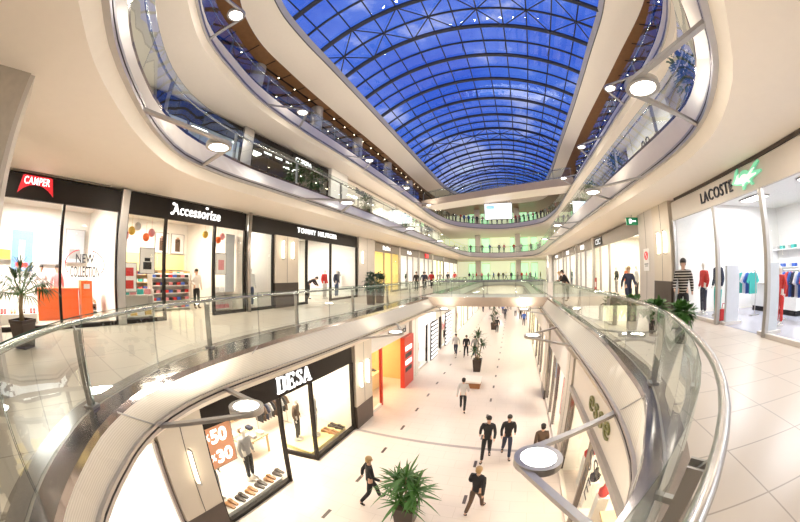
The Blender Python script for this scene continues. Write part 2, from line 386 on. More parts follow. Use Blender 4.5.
# wood ceiling of the top gallery, with the cream skylight surround
W4 = [(7.8, 46), (7.8, 27), (8.4, 16.5), (8.8, 11), (8.3, 8.0), (6.5, 5.5), (3, 3.2), (-2, 2.2), (-7, 3.2), (-10.2, 5.5), (-12.0, 9.0), (-12.6, 13), (-12.9, 18), (-12.9, 30), (-12.9, 48), (-11.9, 54), (-9.5, 58), (-2, 60), (5.5, 58), (7.3, 53)]
K4 = [(6.4, 44), (6.45, 34), (6.57, 26), (6.73, 17), (6.9, 12.5), (6.5, 9.8), (5.0, 7.2), (2, 5.2), (-2, 4.4), (-6, 4.8), (-8.9, 6.2), (-9.9, 8.2), (-10.35, 11), (-10.5, 14), (-10.75, 24), (-10.7, 41), (-10.3, 49), (-9.0, 54), (-6.5, 56.3), (-2, 57), (3, 56.3), (5.4, 53)]
PW = catmull([(a, b, a, b, a, b) for a, b in W4], .6); PK = catmull([(a, b, a, b, a, b) for a, b in K4], .6)
poly_with_hole('ceiling', RECT, sel(PW, 0, 0), 14.8, M['wood'], True)
def resample(L, n):
    d = [0]
    for i in range(len(L)): d.append(d[-1] + math.dist(L[i], L[(i + 1) % len(L)]))
    out = []; j = 0
    for q in range(n):
        t = d[-1] * q / n
        while d[j + 1] < t: j += 1
        f = (t - d[j]) / max(1e-9, d[j + 1] - d[j]); A, B = L[j], L[(j + 1) % len(L)]
        out.append(tuple(A[i] + (B[i] - A[i]) * f for i in range(3)))
    return out
wl = resample(sel(PW, 0, 14.8), 240)
kl = []
src = sel(PK, 0, 15.4)
def nearest_on(L, p):
    best = None
    for i in range(len(L)):
        a, b = L[i], L[(i + 1) % len(L)]; ax, ay = b[0] - a[0], b[1] - a[1]
        t = max(0, min(1, ((p[0] - a[0]) * ax + (p[1] - a[1]) * ay) / max(1e-9, ax * ax + ay * ay)))
        q = (a[0] + ax * t, a[1] + ay * t, a[2]); dd = (q[0] - p[0]) ** 2 + (q[1] - p[1]) ** 2
        if best is None or dd < best[0]: best = (dd, q)
    return best[1]
kl = [nearest_on(src, p) for p in wl]
a = MB(); a.loft(wl, kl, True); struct(a.build('ceiling', M['cream'], smooth=True))
def ring_off(L, d, z):
    n = len(L); out = []
    for i in range(n):
        p, q = L[i - 2], L[(i + 2) % n]; tx, ty = q[0] - p[0], q[1] - p[1]; l = math.hypot(tx, ty) or 1
        out.append((L[i][0] - ty / l * d, L[i][1] + tx / l * d, z))
    return out
krs = resample(src, 260)
a = MB(); a.mi = 1; a.loft(krs, ring_off(krs, -.06, 15.42), True); a.loft(ring_off(krs, -.06, 15.42), ring_off(krs, -.02, 15.5), True)
a.mi = 0; a.loft(ring_off(krs, -.02, 15.5), ring_off(krs, -.14, 15.95), True); a.loft(ring_off(krs, -.14, 15.95), ring_off(krs, .8, 16.0), True)
struct(a.build('trim_20', [mat('pale_rim_paint', (.62, .59, .56), .4), M['groove']]))
# black gaps between the wood ceiling boards
a = MB()
for x in (-13.6, -15.4, 9.65, 11.4): a.span((x - .07, 5 if x < 0 else 9, 14.77), (x + .07, 58, 14.795))
y = 7.6
while y < 58:
    xl = nearest_on([(p[0], p[1], 0) for p in wl], (-13, y, 0))[0] if y > 9 else -12.4
    a.span((-17.5, y - .035, 14.775), (min(xl, -12.2) - .1, y + .035, 14.797)); a.span((9.0, y - .035, 14.775), (13.5, y + .035, 14.797)); y += 1.83
struct(a.build('trim_21', M['woodgap']))

# ------------------------------------------------------------------ skylight vault
sky = struct(empty('window_1', (0, 0, 15.4)), 'barrel vaulted glass skylight with dark steel ribs over the atrium')
XA, XB, ZS, RISE = -11.2, 7.2, 15.75, 2.75
CX = (XA + XB) / 2; HW = (XB - XA) / 2; RR = (HW * HW + RISE * RISE) / (2 * RISE); ZC = ZS + RISE - RR
AM = math.asin(HW / RR)
def vault(t, y, d=0.0):   # t -1..1 across
    a_ = AM * t; return (CX + (RR + d) * math.sin(a_), y, ZC + (RR + d) * math.cos(a_) - 15.4)
YA, YB = 2.95, 62.0
ribs_y = [2.95 + 3.46 * i for i in range(18)]
ny = len(ribs_y) * 2 - 1
yy = [2.95 + 1.73 * i for i in range(ny)]
g = MB()
NT = 24
vs = [vault(-1 + 2 * i / NT, y_, .12) for y_ in yy for i in range(NT + 1)]
g.add(vs, [(r * (NT + 1) + i, r * (NT + 1) + i + 1, (r + 1) * (NT + 1) + i + 1, (r + 1) * (NT + 1) + i) for r in range(ny - 1) for i in range(NT)])
g.build('glazing', M['skyglass'], sky)
for y_ in ribs_y:
    a = MB(); a.tube([vault(-1 + 2 * i / 24, y_) for i in range(25)], .165, 6); a.build('rib', M['rib'], sky)
for y_ in yy[1::2]:
    a = MB(); a.tube([vault(-1 + 2 * i / 24, y_, .05) for i in range(25)], .085, 5); a.build('glazing_bar', M['rib'], sky)
for i in range(1, 12):
    t = -1 + 2 * i / 12; a = MB(); a.tube([vault(t, y_, .06) for y_ in (yy[0], yy[-1])], .05, 5); a.build('purlin', M['rib'], sky)
for j in (0, 3, 9, 13):
    a = MB()
    for i in range(0, 12, 2):
        t0, t1, t2 = -1 + 2 * i / 12, -1 + 2 * (i + 1) / 12, -1 + 2 * (i + 2) / 12
        a.tube([vault(t0, ribs_y[j], -.05), vault(t1, (ribs_y[j] + ribs_y[j + 1]) / 2, -.05), vault(t2, ribs_y[j + 1], -.05)], .045, 5); a.tube([vault(t0, ribs_y[j + 1], -.05), vault(t1, (ribs_y[j] + ribs_y[j + 1]) / 2, -.05), vault(t2, ribs_y[j], -.05)], .045, 5)
    a.build('cross_brace', M['rib'], sky)
for j in range(1, 17):
    a = MB()
    for i in (2, 4, 6, 8, 10):
        t = -1 + 2 * i / 12; p = vault(t, ribs_y[j]); q = vault(t, ribs_y[j] + .85, .02); r = vault(t, ribs_y[j] - .0, -.0)
        a.tube([vault(t, ribs_y[j] + 1.73, .0), vault(t, ribs_y[j] + 1.73, -.9)], .022, 4)
    if j in (1, 4, 6, 8, 10, 12, 15): a.build('hanger', M['rib'], sky)
a = MB()
for y_ in (yy[0], yy[-1]):   # end walls of the vault
    n = len(a.v); pts = [vault(-1 + 2 * i / NT, y_) for i in range(NT + 1)]
    a.add(pts + [(CX, y_, ZS - 15.4 - .1)], [(i, i + 1, NT + 1) for i in range(NT)])
a.build('end_glazing', M['skyglass'], sky)
a = MB()
a.span((XA - .5, YA - 6, .72), (XA + .0, YB, 1.0)); a.span((XB, YA - 6, .72), (XB + .5, YB, 1.0))
a.build('edge_beam', M['rib'], sky)

# ------------------------------------------------------------------ helpers for things with parts
def adopt(root, o):
    o.parent = root; o.matrix_parent_inverse = Matrix.Translation(-Vector(root.location)); return o
def part(root, name, mb_, mats, smooth=False):
    return adopt(root, mb_.build(name, mats, smooth=smooth))
def sub(p, name, mb_, mats, smooth=False):
    return mb_.build(name, mats, parent=p, smooth=smooth)
def path_slice(P, k, z, a, b, d=0.0):
    pts = offs(P, k, d, z); return pts[a:b + 1] if a <= b else pts[a:] + pts[:b + 1]
class Arc:
    def __init__(s, pts):
        s.p = [Vector(q) for q in pts]; s.d = [0]
        for i in range(len(pts) - 1): s.d.append(s.d[-1] + (s.p[i + 1] - s.p[i]).length)
        s.L = s.d[-1]
    def at(s, t):
        t = max(0, min(s.L, t)); i = 0
        lo, hi = 0, len(s.d) - 2
        while lo < hi:
            m_ = (lo + hi + 1) // 2
            if s.d[m_] <= t: lo = m_
            else: hi = m_ - 1
        i = lo; f = (t - s.d[i]) / max(1e-9, s.d[i + 1] - s.d[i]); return s.p[i].lerp(s.p[i + 1], f)
    def tan(s, t):
        v = s.at(t + .05) - s.at(t - .05); return v.normalized()
def balustrade(pts, z0, label, gh=1.1, panel=1.78, post_every=2, gap=None, phase=0.0):
    """pts: plan line of the glass; the floor side is on the left of travel."""
    A = Arc([(p[0], p[1], z0) for p in pts]); w = panel if phase else A.L / max(1, round(A.L / panel))
    js = [phase % w + w * i for i in range(int((A.L - phase % w) / w) + 1)] if phase else [w * i for i in range(round(A.L / w) + 1)]
    if js[0] > .3: js = [0] + js
    if js[-1] < A.L - .3: js = js + [A.L]
    else: js[-1] = A.L
    n = len(js) - 1
    root = empty('glass_balustrade', tuple(A.at(A.L / 2)))
    tag(root, label, 'balustrade', 'glass balustrades')
    inside = lambda v: gap is not None and gap[0] < v.y < gap[1]
    for i in range(n):
        m = MB(); t0, t1 = js[i] + .006, js[i + 1] - .006; k = 5
        if inside(A.at((t0 + t1) / 2)): continue
        if i == 0: t0 += .05
        if i == n - 1: t1 -= .05
        q = [A.at(t0 + (t1 - t0) * j / k) for j in range(k + 1)]
        m.mi = 0; m.loft([(v.x, v.y, z0 + .0) for v in q], [(v.x, v.y, z0 + gh) for v in q])
        m.mi = 1
        for v, tt in ((q[0], 1), (q[-1], -1)):
            t_ = A.tan(t0 if tt > 0 else t1); m.add([(v.x, v.y, z0), (v.x + t_.x * .012 * tt, v.y + t_.y * .012 * tt, z0), (v.x + t_.x * .012 * tt, v.y + t_.y * .012 * tt, z0 + gh), (v.x, v.y, z0 + gh)], [(0, 1, 2, 3)])
        m.loft([(v.x, v.y, z0 + gh) for v in q], [(v.x, v.y, z0 + gh - .012) for v in q])
        part(root, 'glass_panel', m, [M['balglass'], M['glassedge']], True)
    off = .15
    runs = [[]]
    N = max(2, int(A.L / .3))
    for j in range(N + 1):
        t = .06 + (A.L - .12) * j / N; v = A.at(t); tt = A.tan(t)
        if inside(v):
            if runs[-1]: runs.append([])
            continue
        runs[-1].append((v.x - tt.y * off, v.y + tt.x * off, z0 + 1.0))
    for hp in runs:
        if len(hp) > 1: m = MB(); m.tube(hp, .033, 10); part(root, 'handrail', m, M['polished'], True)
    for i in range(n + 1):
        if round((js[i] - phase) / w) % post_every and 0 < i < n: continue
        t = min(max(js[i], .2), A.L - .2); v = A.at(t)
        if inside(v): continue
        tt = A.tan(t); nn = Vector((-tt.y, tt.x, 0))
        m = MB()
        for s_ in (-1, 1):
            b = v + nn * .05 + tt * (.035 * s_); e = v + nn * .085 + tt * (.035 * s_)
            m.bar((b.x, b.y, z0), (e.x, e.y, z0 + .93), .014, .07, up=nn)
        c0 = v + nn * .05; m.box((c0.x, c0.y, z0 + .02), (.16, .16, .04), rz=math.atan2(tt.y, tt.x))
        c1 = v + nn * .08; c2 = v + nn * off
        m.bar((c1.x, c1.y, z0 + .88), (c2.x, c2.y, z0 + .97), .025); m.bar((v.x, v.y, z0 + .75), (c1.x, c1.y, z0 + .75), .03)
        part(root, 'post', m, M['steel'])
    return root
def idx_near(P, x, y):
    return min(range(len(P)), key=lambda i: (P[i][0] - x) ** 2 + (P[i][1] - y) ** 2)
GAPS = [((19.0, 23.9), (19.0, 23.9)), (None, None), ((35.6, 40.8), (29.2, 34.2))]
for k, (P, cx_) in enumerate(((P1, -1.5), (P2, -1.0), (P3, -2.0))):
    near = idx_near(P, cx_, -.5); far = idx_near(P, -1.8, 58.6)
    g = sel(P, 0, ZL[k]); start = 0
    right = (g[far:] + g[:near + 1]); left = g[near:far + 1]
    fl = ['main shopping gallery', 'second balcony level', 'top balcony level under the wood ceiling'][k]
    balustrade(right, ZL[k], 'curved glass balustrade, right side of the ' + fl, gap=GAPS[k][1], phase=(sum(math.dist(right[q], right[q + 1]) for q in range(len(right) - 1)) - 2.7) if k == 0 else 0.0)
    balustrade(left, ZL[k], 'curved glass balustrade, left side of the ' + fl, gap=GAPS[k][0], phase=3.05 if k == 0 else 0.0)

# ------------------------------------------------------------------ arm lamps on the balcony edges
def arm_lamp(r0, r1, tip, z, label, lit=1.0, rad=.31):
    root = empty('arm_lamp', (tip[0], tip[1], z))
    tag(root, label, 'lamp', 'disc lamps on triangular arms')
    c = Vector((tip[0], tip[1], z))
    m = MB()
    m.lathe([(rad * .74, -.05), (rad, -.05), (rad, .05), (rad * .74, .05), (rad * .74, -.05)], 28, c, cap=False)
    part(root, 'ring', m, M['steel'], False)
    m = MB(); m.lathe([(rad * .75, -.035), (rad * .75, .035)], 28, c); part(root, 'diffuser', m, M['lampglow'])
    for r in (r0, r1):
        b = Vector((r[0], r[1], z)); d = (c - b).normalized(); side = Vector((-d.y, d.x, 0))
        o = Vector(r1 if r is r0 else r0).to_3d() if False else None
        other = r1 if r is r0 else r0
        sg = 1 if side.dot(Vector((other[0], other[1], z)) - b) < 0 else -1
        e = c + side * sg * (rad * .86) - d * .02
        m = MB(); m.bar((b.x, b.y, z), (e.x, e.y, z), .10, .06); part(root, 'arm', m, M['steel'])
    LAST[0] = root.name
    return root
LAST = ['']
def disc_light(loc, power, up, color=(1, .93, .82), size=.44):
    l = bpy.data.lights.new('lamp_light', 'AREA'); l.shape = 'DISK'; l.size = size; l.energy = power * LK; l.color = color
    o = bpy.data.objects.new('lamp_light', l); COL.objects.link(o); o.location = loc; o.rotation_euler = (PI if up else 0, 0, 0); return o
def lamp_set(P, zlow, side, tips, lev, reach, power, roots=None):
    L = sel(P, 2, 0)
    for i, (tx, ty, half) in enumerate(tips):
        cand = [p for p in L if (p[0] < -1.8) == (side < 0)]
        near = min(cand, key=lambda p: (p[0] - tx) ** 2 + (p[1] - ty) ** 2)
        j = L.index(near)
        def walk(st):
            d = 0; q = j
            while d < half:
                n_ = (q + st) % len(L); d += math.dist(L[q], L[n_]); q = n_
            return L[q]
        a_, b_ = (roots[i] if roots and i in roots else (walk(1), walk(-1)))
        zz = zlow + .06
        nm = ['main shopping gallery', 'second balcony', 'top balcony'][lev]
        arm_lamp(a_, b_, (tx, ty), zz, '%s disc lamp on triangular arm from near end, %s edge of %s' % (ORD[i], 'left' if side < 0 else 'right', nm))
        m_ = 1
        if lev == 0 and i == 0:
            lamp = bpy.data.objects[LAST[0]]
            for r_, st in ((a_, -2), (b_, 2)):
                q = min(range(len(L)), key=lambda n_: (L[n_][0] - r_[0]) ** 2 + (L[n_][1] - r_[1]) ** 2); lip = sel(P, 1, zlow + .75 - .05)[(q + st) % len(L)]
                mm = MB(); mm.tube([(r_[0], r_[1], zz), lip], .012, 6); part(lamp, 'stay', mm, M['steel'])
        disc_light((tx, ty, zz - .045), power * (.45 if lev == 0 else .6), False); disc_light((tx, ty, zz + .045), power * (.75 if lev == 0 else .4), True)
lamp_set(P1, -.75, -1, [(-4.0, 3.25, 1.5), (-4.3, 10.9, 1.4), (-4.2, 19, 1.4), (-4.2, 27, 1.4), (-4.2, 35, 1.4)], 0, 1.4, 140, {0: ((-4.47, 1.75, 0), (-5.03, 3.6, 0))})
lamp_set(P1, -.75, 1, [(.48, 3.42, 1.35), (.8, 11.2, 1.4), (.8, 19.3, 1.4), (.8, 27.4, 1.4)], 0, 1.4, 140)
lamp_set(P2, 4.35, -1, [(-5.75, 3.85, 1.2), (-6.1, 10.3, 1.3), (-6.1, 18, 1.3), (-6.1, 26, 1.3), (-6.1, 34, 1.3)], 1, 1.4, 190)
lamp_set(P2, 4.35, 1, [(2.42, 4.2, 1.15), (3.15, 11.0, 1.3), (2.95, 19, 1.3), (2.95, 27, 1.3)], 1, 1.4, 190)
lamp_set(P3, 9.68, -1, [(-7.1, 4.1, 1.2), (-9.4, 11.0, 1.3), (-9.5, 19, 1.3), (-9.5, 27, 1.3), (-9.5, 35, 1.3)], 2, 1.4, 230)
lamp_set(P3, 9.68, 1, [(5.4, 12.5, 1.3), (5.3, 19.8, 1.3), (5.1, 27, 1.3)], 2, 1.4, 230)

# spots in the wood ceiling
n_sp = 0
for xi, (x, nm) in enumerate(((-13.6, 'inner row of the left wood ceiling'), (-15.4, 'outer row of the left wood ceiling'), (9.65, 'right wood ceiling'))):
    y = 9.2; i = 0
    while y < 48:
        root = empty('downlight', (x, y, 14.77)); m = MB(); m.lathe([(.10, -.03), (.13, -.03), (.13, 0), (.10, 0)], 12, (x, y, 14.77)); part(root, 'rim', m, M['woodgap'])
        m = MB(); m.ell((x, y, 14.75), (.055, .055, .04), 10, 6); part(root, 'bulb', m, M['spotglow'])
        tag(root, 'small warm spotlight, %s from near end, %s' % (ORD[i] if i < 20 else 'very last', nm), 'spotlight', 'wood ceiling spotlights')
        y += 1.83; i += 1

# ------------------------------------------------------------------ bridges
def bridge(name, a, b, w, z, th, label, bal_label):
    a, b = Vector((a[0], a[1], z)), Vector((b[0], b[1], z)); d = (b - a).normalized(); n = Vector((-d.y, d.x, 0))
    root = empty(name, tuple((a + b) / 2)); tag(root, label, 'bridge')
    m = MB(); m.bar(a + n * w / 2 - Vector((0, 0, th / 2)), b + n * w / 2 - Vector((0, 0, th / 2)), w, th); part(root, 'deck', m, M['cream2'])
    for o_ in (0.0, w):
        m = MB(); q = n * o_; m.bar(a + q + Vector((0, 0, -th * .5)), b + q + Vector((0, 0, -th * .5)), .06, th + .04); part(root, 'edge_beam', m, mat('tan_beam', (.50, .40, .31), .4))
    balustrade([(a + n * .06)[:], (b + n * .06)[:]], z + .03, bal_label + ', nearer side', panel=2.1)
    balustrade([(b + n * (w - .06))[:], (a + n * (w - .06))[:]], z + .03, bal_label + ', farther side', panel=2.1)
bridge('footbridge', (-6.02, 19.9), (2.37, 19.9), 3.2, 0.0, .55, 'beige footbridge crossing the atrium at the main shopping gallery', 'straight glass balustrade of the lower footbridge')
bridge('footbridge', (-10.85, 36.6), (6.62, 29.9), 3.2, 10.66, .72, 'beige footbridge crossing diagonally below the blue skylight', 'straight glass balustrade of the upper footbridge')
# hanging screen
root = empty('display_screen', (-1.5, 40, 8.5)); tag(root, 'large bright screen hanging below the upper footbridge', 'screen')
m = MB(); m.span((-3.35, 40, 8.4), (.35, 40.18, 10.6)); cs = part(root, 'casing', m, M['grey'])
m = MB(); m.span((-3.25, 39.97, 8.5), (.25, 40.0, 10.5)); part(root, 'display', m, M['screen'])
m = MB(); m.span((-3.1, 39.955, 9.8), (-2.0, 39.97, 10.3)); m.span((-1.6, 39.955, 9.55), (-1.55, 39.97, 10.4)); m.span((-3.1, 39.955, 9.45), (-1.6, 39.97, 9.5)); part(root, 'picture', m, M['screenblue'])
for x in (-3.0, 0.0):
    m = MB(); m.tube([(x, 40.1, 10.6), (x, 40.1, 15.3)], .025, 5); part(root, 'hanger', m, M['groove'])

# ------------------------------------------------------------------ people (one continuous skinned body, clothes as children)
def skin_mesh(name, chains, subdiv=1):
    """chains: list of lists of (point, radius); equal points are welded into one graph."""
    vs, rs, es, key = [], [], [], {}
    for ch in chains:
        prev = None
        for p, r in ch:
            k = tuple(round(c, 4) for c in p)
            if k not in key: key[k] = len(vs); vs.append(p); rs.append(r)
            i = key[k]
            if prev is not None and prev != i: es.append((prev, i))
            prev = i
    me = bpy.data.meshes.new(name); me.from_pydata(vs, es, [])
    o = bpy.data.objects.new(name + '_tmp', me); COL.objects.link(o)
    o.modifiers.new('skin', 'SKIN')
    if not me.skin_vertices: 
        bm = bmesh.new(); bm.from_mesh(me); bm.verts.layers.skin.verify(); bm.to_mesh(me); bm.free()
    for i, r in enumerate(rs):
        sv = me.skin_vertices[0].data[i]
        sv.radius = r if isinstance(r, tuple) else (r, r)
        sv.use_root = (i == 0)
    if subdiv:
        md = o.modifiers.new('sub', 'SUBSURF'); md.levels = subdiv; md.render_levels = subdiv
    dg = bpy.context.evaluated_depsgraph_get(); dg.update()
    out = bpy.data.meshes.new_from_object(o.evaluated_get(dg)); out.name = name
    bpy.data.objects.remove(o); bpy.data.meshes.remove(me)
    out.polygons.foreach_set('use_smooth', [True] * len(out.polygons))
    return out
def pose(kind):
    J = {'pel': (0, 0, .95), 'sp': (0, 0, 1.13), 'ch': (0, .0, 1.34), 'nk': (0, 0, 1.50), 'hd0': (0, .015, 1.57), 'hd1': (0, .02, 1.655), 'hd2': (0, .01, 1.735)}
    for s, q in ((-1, 'l'), (1, 'r')):
        J['hip' + q] = (s * .09, 0, .90); J['kn' + q] = (s * .10, .01, .50); J['an' + q] = (s * .10, -.02, .09); J['to' + q] = (s * .12, .14, .04)
        J['sh' + q] = (s * .185, 0, 1.42); J['el' + q] = (s * .25, -.03, 1.14); J['wr' + q] = (s * .26, .06, .90)
    if kind in ('walk', 'walk2'):
        a, b = ('l', 'r') if kind == 'walk' else ('r', 'l'); sa, sb = (-1, 1) if kind == 'walk' else (1, -1)
        J['kn' + a] = (sa * .10, .20, .53); J['an' + a] = (sa * .10, .30, .11); J['to' + a] = (sa * .12, .46, .10)
        J['kn' + b] = (sb * .10, -.06, .49); J['an' + b] = (sb * .10, -.33, .16); J['to' + b] = (sb * .12, -.22, .03)
        J['el' + a] = (sa * .25, -.14, 1.17); J['wr' + a] = (sa * .27, -.16, .92); J['el' + b] = (sb * .25, .05, 1.15); J['wr' + b] = (sb * .24, .25, 1.0)
    if kind == 'lean':
        J.update({'sp': (0, .05, 1.12), 'ch': (0, .16, 1.30), 'nk': (0, .25, 1.43), 'hd0': (0, .29, 1.48), 'hd1': (0, .33, 1.56), 'hd2': (0, .33, 1.64)})
        for s, q in ((-1, 'l'), (1, 'r')): J['sh' + q] = (s * .185, .2, 1.36); J['el' + q] = (s * .25, .26, 1.10); J['wr' + q] = (s * .12, .44, 1.12)
    if kind == 'bend':
        J.update({'sp': (0, .1, 1.1), 'ch': (0, .3, 1.22), 'nk': (0, .45, 1.26), 'hd0': (0, .5, 1.27), 'hd1': (0, .57, 1.30), 'hd2': (0, .63, 1.34)})
        for s, q in ((-1, 'l'), (1, 'r')): J['sh' + q] = (s * .185, .36, 1.22); J['el' + q] = (s * .24, .48, .98); J['wr' + q] = (s * .15, .62, .85)
    if kind == 'bag':
        J['elr'] = (.26, .02, 1.16); J['wrr'] = (.22, .22, 1.05)
    if kind == 'sit':
        for k_ in list(J): J[k_] = (J[k_][0], J[k_][1], J[k_][2] - .45)
        for s, q in ((-1, 'l'), (1, 'r')):
            J['kn' + q] = (s * .12, .42, .50); J['an' + q] = (s * .12, .40, .09); J['to' + q] = (s * .13, .56, .04); J['hip' + q] = (s * .1, .02, .5)
            J['el' + q] = (s * .25, .08, .74); J['wr' + q] = (s * .12, .32, .80)
    return J
def lerp3(a, b, t): return tuple(a[i] + (b[i] - a[i]) * t for i in range(3))
PROTO = {}
def human(kind):
    if kind in PROTO: return PROTO[kind]
    J = pose(kind); g = lambda k: J[k]
    up = (Vector(g('hd1')) - Vector(g('nk'))).normalized(); fw = Vector((0, 1, 0)); fw = (fw - up * fw.dot(up)).normalized()
    hd = Vector(g('hd1'))
    P = lambda v: tuple(v)
    body = [[(g('pel'), (.125, .10)), (g('sp'), (.115, .09)), (g('ch'), (.135, .10)), (g('nk'), .052), (g('hd0'), .06), (g('hd1'), (.078, .092)), (g('hd2'), (.058, .066))]]
    for q in 'lr':
        body.append([(g('pel'), .12), (g('hip' + q), .088), (lerp3(g('hip' + q), g('kn' + q), .5), .075), (g('kn' + q), .055), (lerp3(g('kn' + q), g('an' + q), .35), .052), (g('an' + q), .036), (g('to' + q), .032)])
        body.append([(g('ch'), .13), (g('sh' + q), .058), (g('el' + q), .042), (g('wr' + q), .028)])
        w = Vector(g('wr' + q)); d = (w - Vector(g('el' + q))).normalized(); s = -1 if q == 'l' else 1
        side = d.cross(Vector((s, 0, 0))).normalized(); inn = Vector((-s, 0, 0)); palm = w + d * .075
        body[-1].append((P(palm), (.034, .018)))
        for k, (o_, L) in enumerate(((-.027, .062), (-.009, .072), (.009, .068), (.027, .052))):
            b0 = palm + side * o_ * .8 - d * .01; b1 = palm + side * o_ * 1.25 + d * L * .55; b2 = palm + side * o_ * 1.2 + d * L + inn * .025
            body.append([(P(b0), .009), (P(b1), .0085), (P(b2), .007)])
        t0 = palm - d * .045 + side * .02; t1 = palm - d * .01 + side * .055 + inn * .01; t2 = palm + d * .025 + side * .062 + inn * .02
        body.append([(P(t0), .011), (P(t1), .0095), (P(t2), .008)])
    bodym = skin_mesh('body', body, 1)
    bm = bmesh.new(); bm.from_mesh(bodym)    # face: nose, eyes, mouth, ears
    def blob(c, r):
        rot = Matrix((fw.cross(up), fw, up)).transposed()
        mm = MB(); mm.ell(c, r, 8, 6, rot)
        vs_ = [bm.verts.new(v) for v in mm.v]
        for f in mm.f:
            try: bm.faces.new([vs_[i] for i in f])
            except ValueError: pass
    rt = fw.cross(up)
    blob(hd + fw * .088 - up * .012, (.013, .020, .026)); blob(hd + fw * .078 - up * .048, (.024, .012, .008))
    for s in (-1, 1): blob(hd + rt * s * .078 - up * .01, (.010, .02, .032)); blob(hd + fw * .079 + rt * s * .03 + up * .012, (.013, .010, .008))
    bm.to_mesh(bodym); bm.free(); bodym.polygons.foreach_set('use_smooth', [True] * len(bodym.polygons))
    jk = [[(lerp3(g('pel'), g('sp'), -.35), (.155, .125)), (g('pel'), (.15, .125)), (g('sp'), (.138, .112)), (g('ch'), (.158, .125)), (lerp3(g('ch'), g('nk'), .7), .085), (g('nk'), .066)]]
    for q in 'lr': jk.append([(g('ch'), .15), (g('sh' + q), .078), (g('el' + q), .06), (lerp3(g('el' + q), g('wr' + q), .95), .045)])
    tr = [[(lerp3(g('pel'), g('sp'), .3), (.14, .115)), (g('pel'), (.14, .12))]]
    for q in 'lr': tr.append([(g('pel'), .13), (g('hip' + q), .102), (lerp3(g('hip' + q), g('kn' + q), .5), .09), (g('kn' + q), .072), (lerp3(g('kn' + q), g('an' + q), .5), .066), (lerp3(g('kn' + q), g('an' + q), .95), .058)])
    shl = {}
    for q in 'lr':
        a_ = Vector(g('an' + q)); t_ = Vector(g('to' + q)); shl[q] = skin_mesh('shoe', [[(P(a_ + Vector((0, 0, .0))), .05), (P(a_.lerp(t_, .4) - Vector((0, 0, .012))), (.048, .04)), (P(t_ + (t_ - a_) * .12), (.045, .028))]], 1)
    hair = MB(); rot = Matrix((rt, fw, up)).transposed(); hair.ell(hd - fw * .022 + up * .038, (.094, .100, .086), 14, 10, rot); hair.ell(hd - fw * .05 - up * .02, (.088, .065, .085), 12, 8, rot)
    hm = bpy.data.meshes.new('hair'); hm.from_pydata(hair.v, [], hair.f); hm.polygons.foreach_set('use_smooth', [True] * len(hm.polygons))
    out = {'body': bodym, 'jacket': skin_mesh('jacket', jk, 1), 'trousers': skin_mesh('trousers', tr, 1), 'shoe_l': shl['l'], 'shoe_r': shl['r'], 'hair': hm}
    lo = min(v.co.z for k_ in ('shoe_l', 'shoe_r') for v in out[k_].vertices)
    out['lift'] = -lo
    for me in list(out.values())[:6]: me.materials.clear(); me.materials.append(M['skin'])
    PROTO[kind] = out; return out
def person(x, y, z, face, kind, top, bottom, hair, label, group=None, h=1.75, skin=None, shoes='blackcloth', top_name='jacket'):
    pr = human(kind); root = empty('person', (x, y, z), face); root.scale = (h / 1.75,) * 3
    tag(root, label, 'person', group)
    for nm, mk in (('body', skin or 'skin'), ('jacket', top), ('trousers', bottom), ('shoe_l', shoes), ('shoe_r', shoes), ('hair', hair)):
        if mk is None: continue
        o = mesh_obj(top_name if nm == 'jacket' else nm.split('_')[0], pr[nm], root, [M[mk]]); o.location = (0, 0, pr['lift'])
    return root
# face: rotation about z; 0 looks along +y (away from the camera), PI looks at the camera
person(-2.05, 13.7, ZG, .1, 'walk', 'ltgrey', 'blackcloth', 'hairdark', 'person in light grey top and dark trousers walking alone near the bench', h=1.74, top_name='shirt')
person(-.52, 9.75, ZG, PI, 'walk2', 'blackcloth', 'blackcloth', 'hairdark', 'person in all black walking, left one of the pair side by side', h=1.80)
person(.18, 10.05, ZG, PI + .1, 'walk', 'blackcloth', 'navy', 'hairdark', 'person in black jacket with pale belt line, right one of the walking pair', h=1.74)
person(-3.35, 6.45, ZG, -.9, 'walk', 'blackcloth', 'blackcloth', 'hairfair', 'fair haired person in black coat walking left of the large palm', h=1.72)
person(-.48, 6.85, ZG, -.35, 'walk2', 'blackcloth', 'brownc', 'hairfair', 'fair haired person in dark clothes walking right of the large palm', h=1.70)
person(1.32, 9.5, ZG, .2, 'walk', 'brownc', 'brownc', 'hairdark', 'person in brown coat partly hidden behind the bright disc lamp', h=1.70)
person(-4.35, 24.1, ZG, PI, 'walk', 'ltgrey', 'navy', 'hairdark', 'person in pale top, leftmost of three strollers by the tall plant', top_name='shirt')
person(-3.45, 23.7, ZG, PI, 'walk2', 'blackcloth', 'blackcloth', 'hairdark', 'person in black, middle of the three strollers by the tall plant')
person(-2.75, 23.6, ZG, 0, 'walk', 'grey', 'denim', 'hairdark', 'person in grey and blue jeans, rightmost of three strollers by tall plant')
person(-1.55, 34.0, ZG, 0, 'stand', 'blackcloth', 'blackcloth', 'hairdark', 'person in black standing beside the farther palm on lower street')
st = person(4.95, 8.0, 0, 2.6, 'walk', 'striped', 'blackcloth', 'hairdark', 'person in brown and cream striped sweater walking before the white shop', h=1.86, top_name='sweater')
person(5.0, 12.6, 0, PI, 'walk2', 'navy', 'navy', 'hairfair', 'person in navy jacket walking on the right gallery behind green hedge', h=1.74)
person(3.15, 17.2, 0, 1.3, 'lean', 'blackcloth', 'blackcloth', 'hairdark', 'person in black leaning on the right gallery handrail, front one', h=1.78)
person(3.15, 18.4, 0, 1.3, 'lean', 'brownc', 'navy', 'hairfair', 'fair haired person in brown leaning on right gallery handrail, rear one', h=1.70)
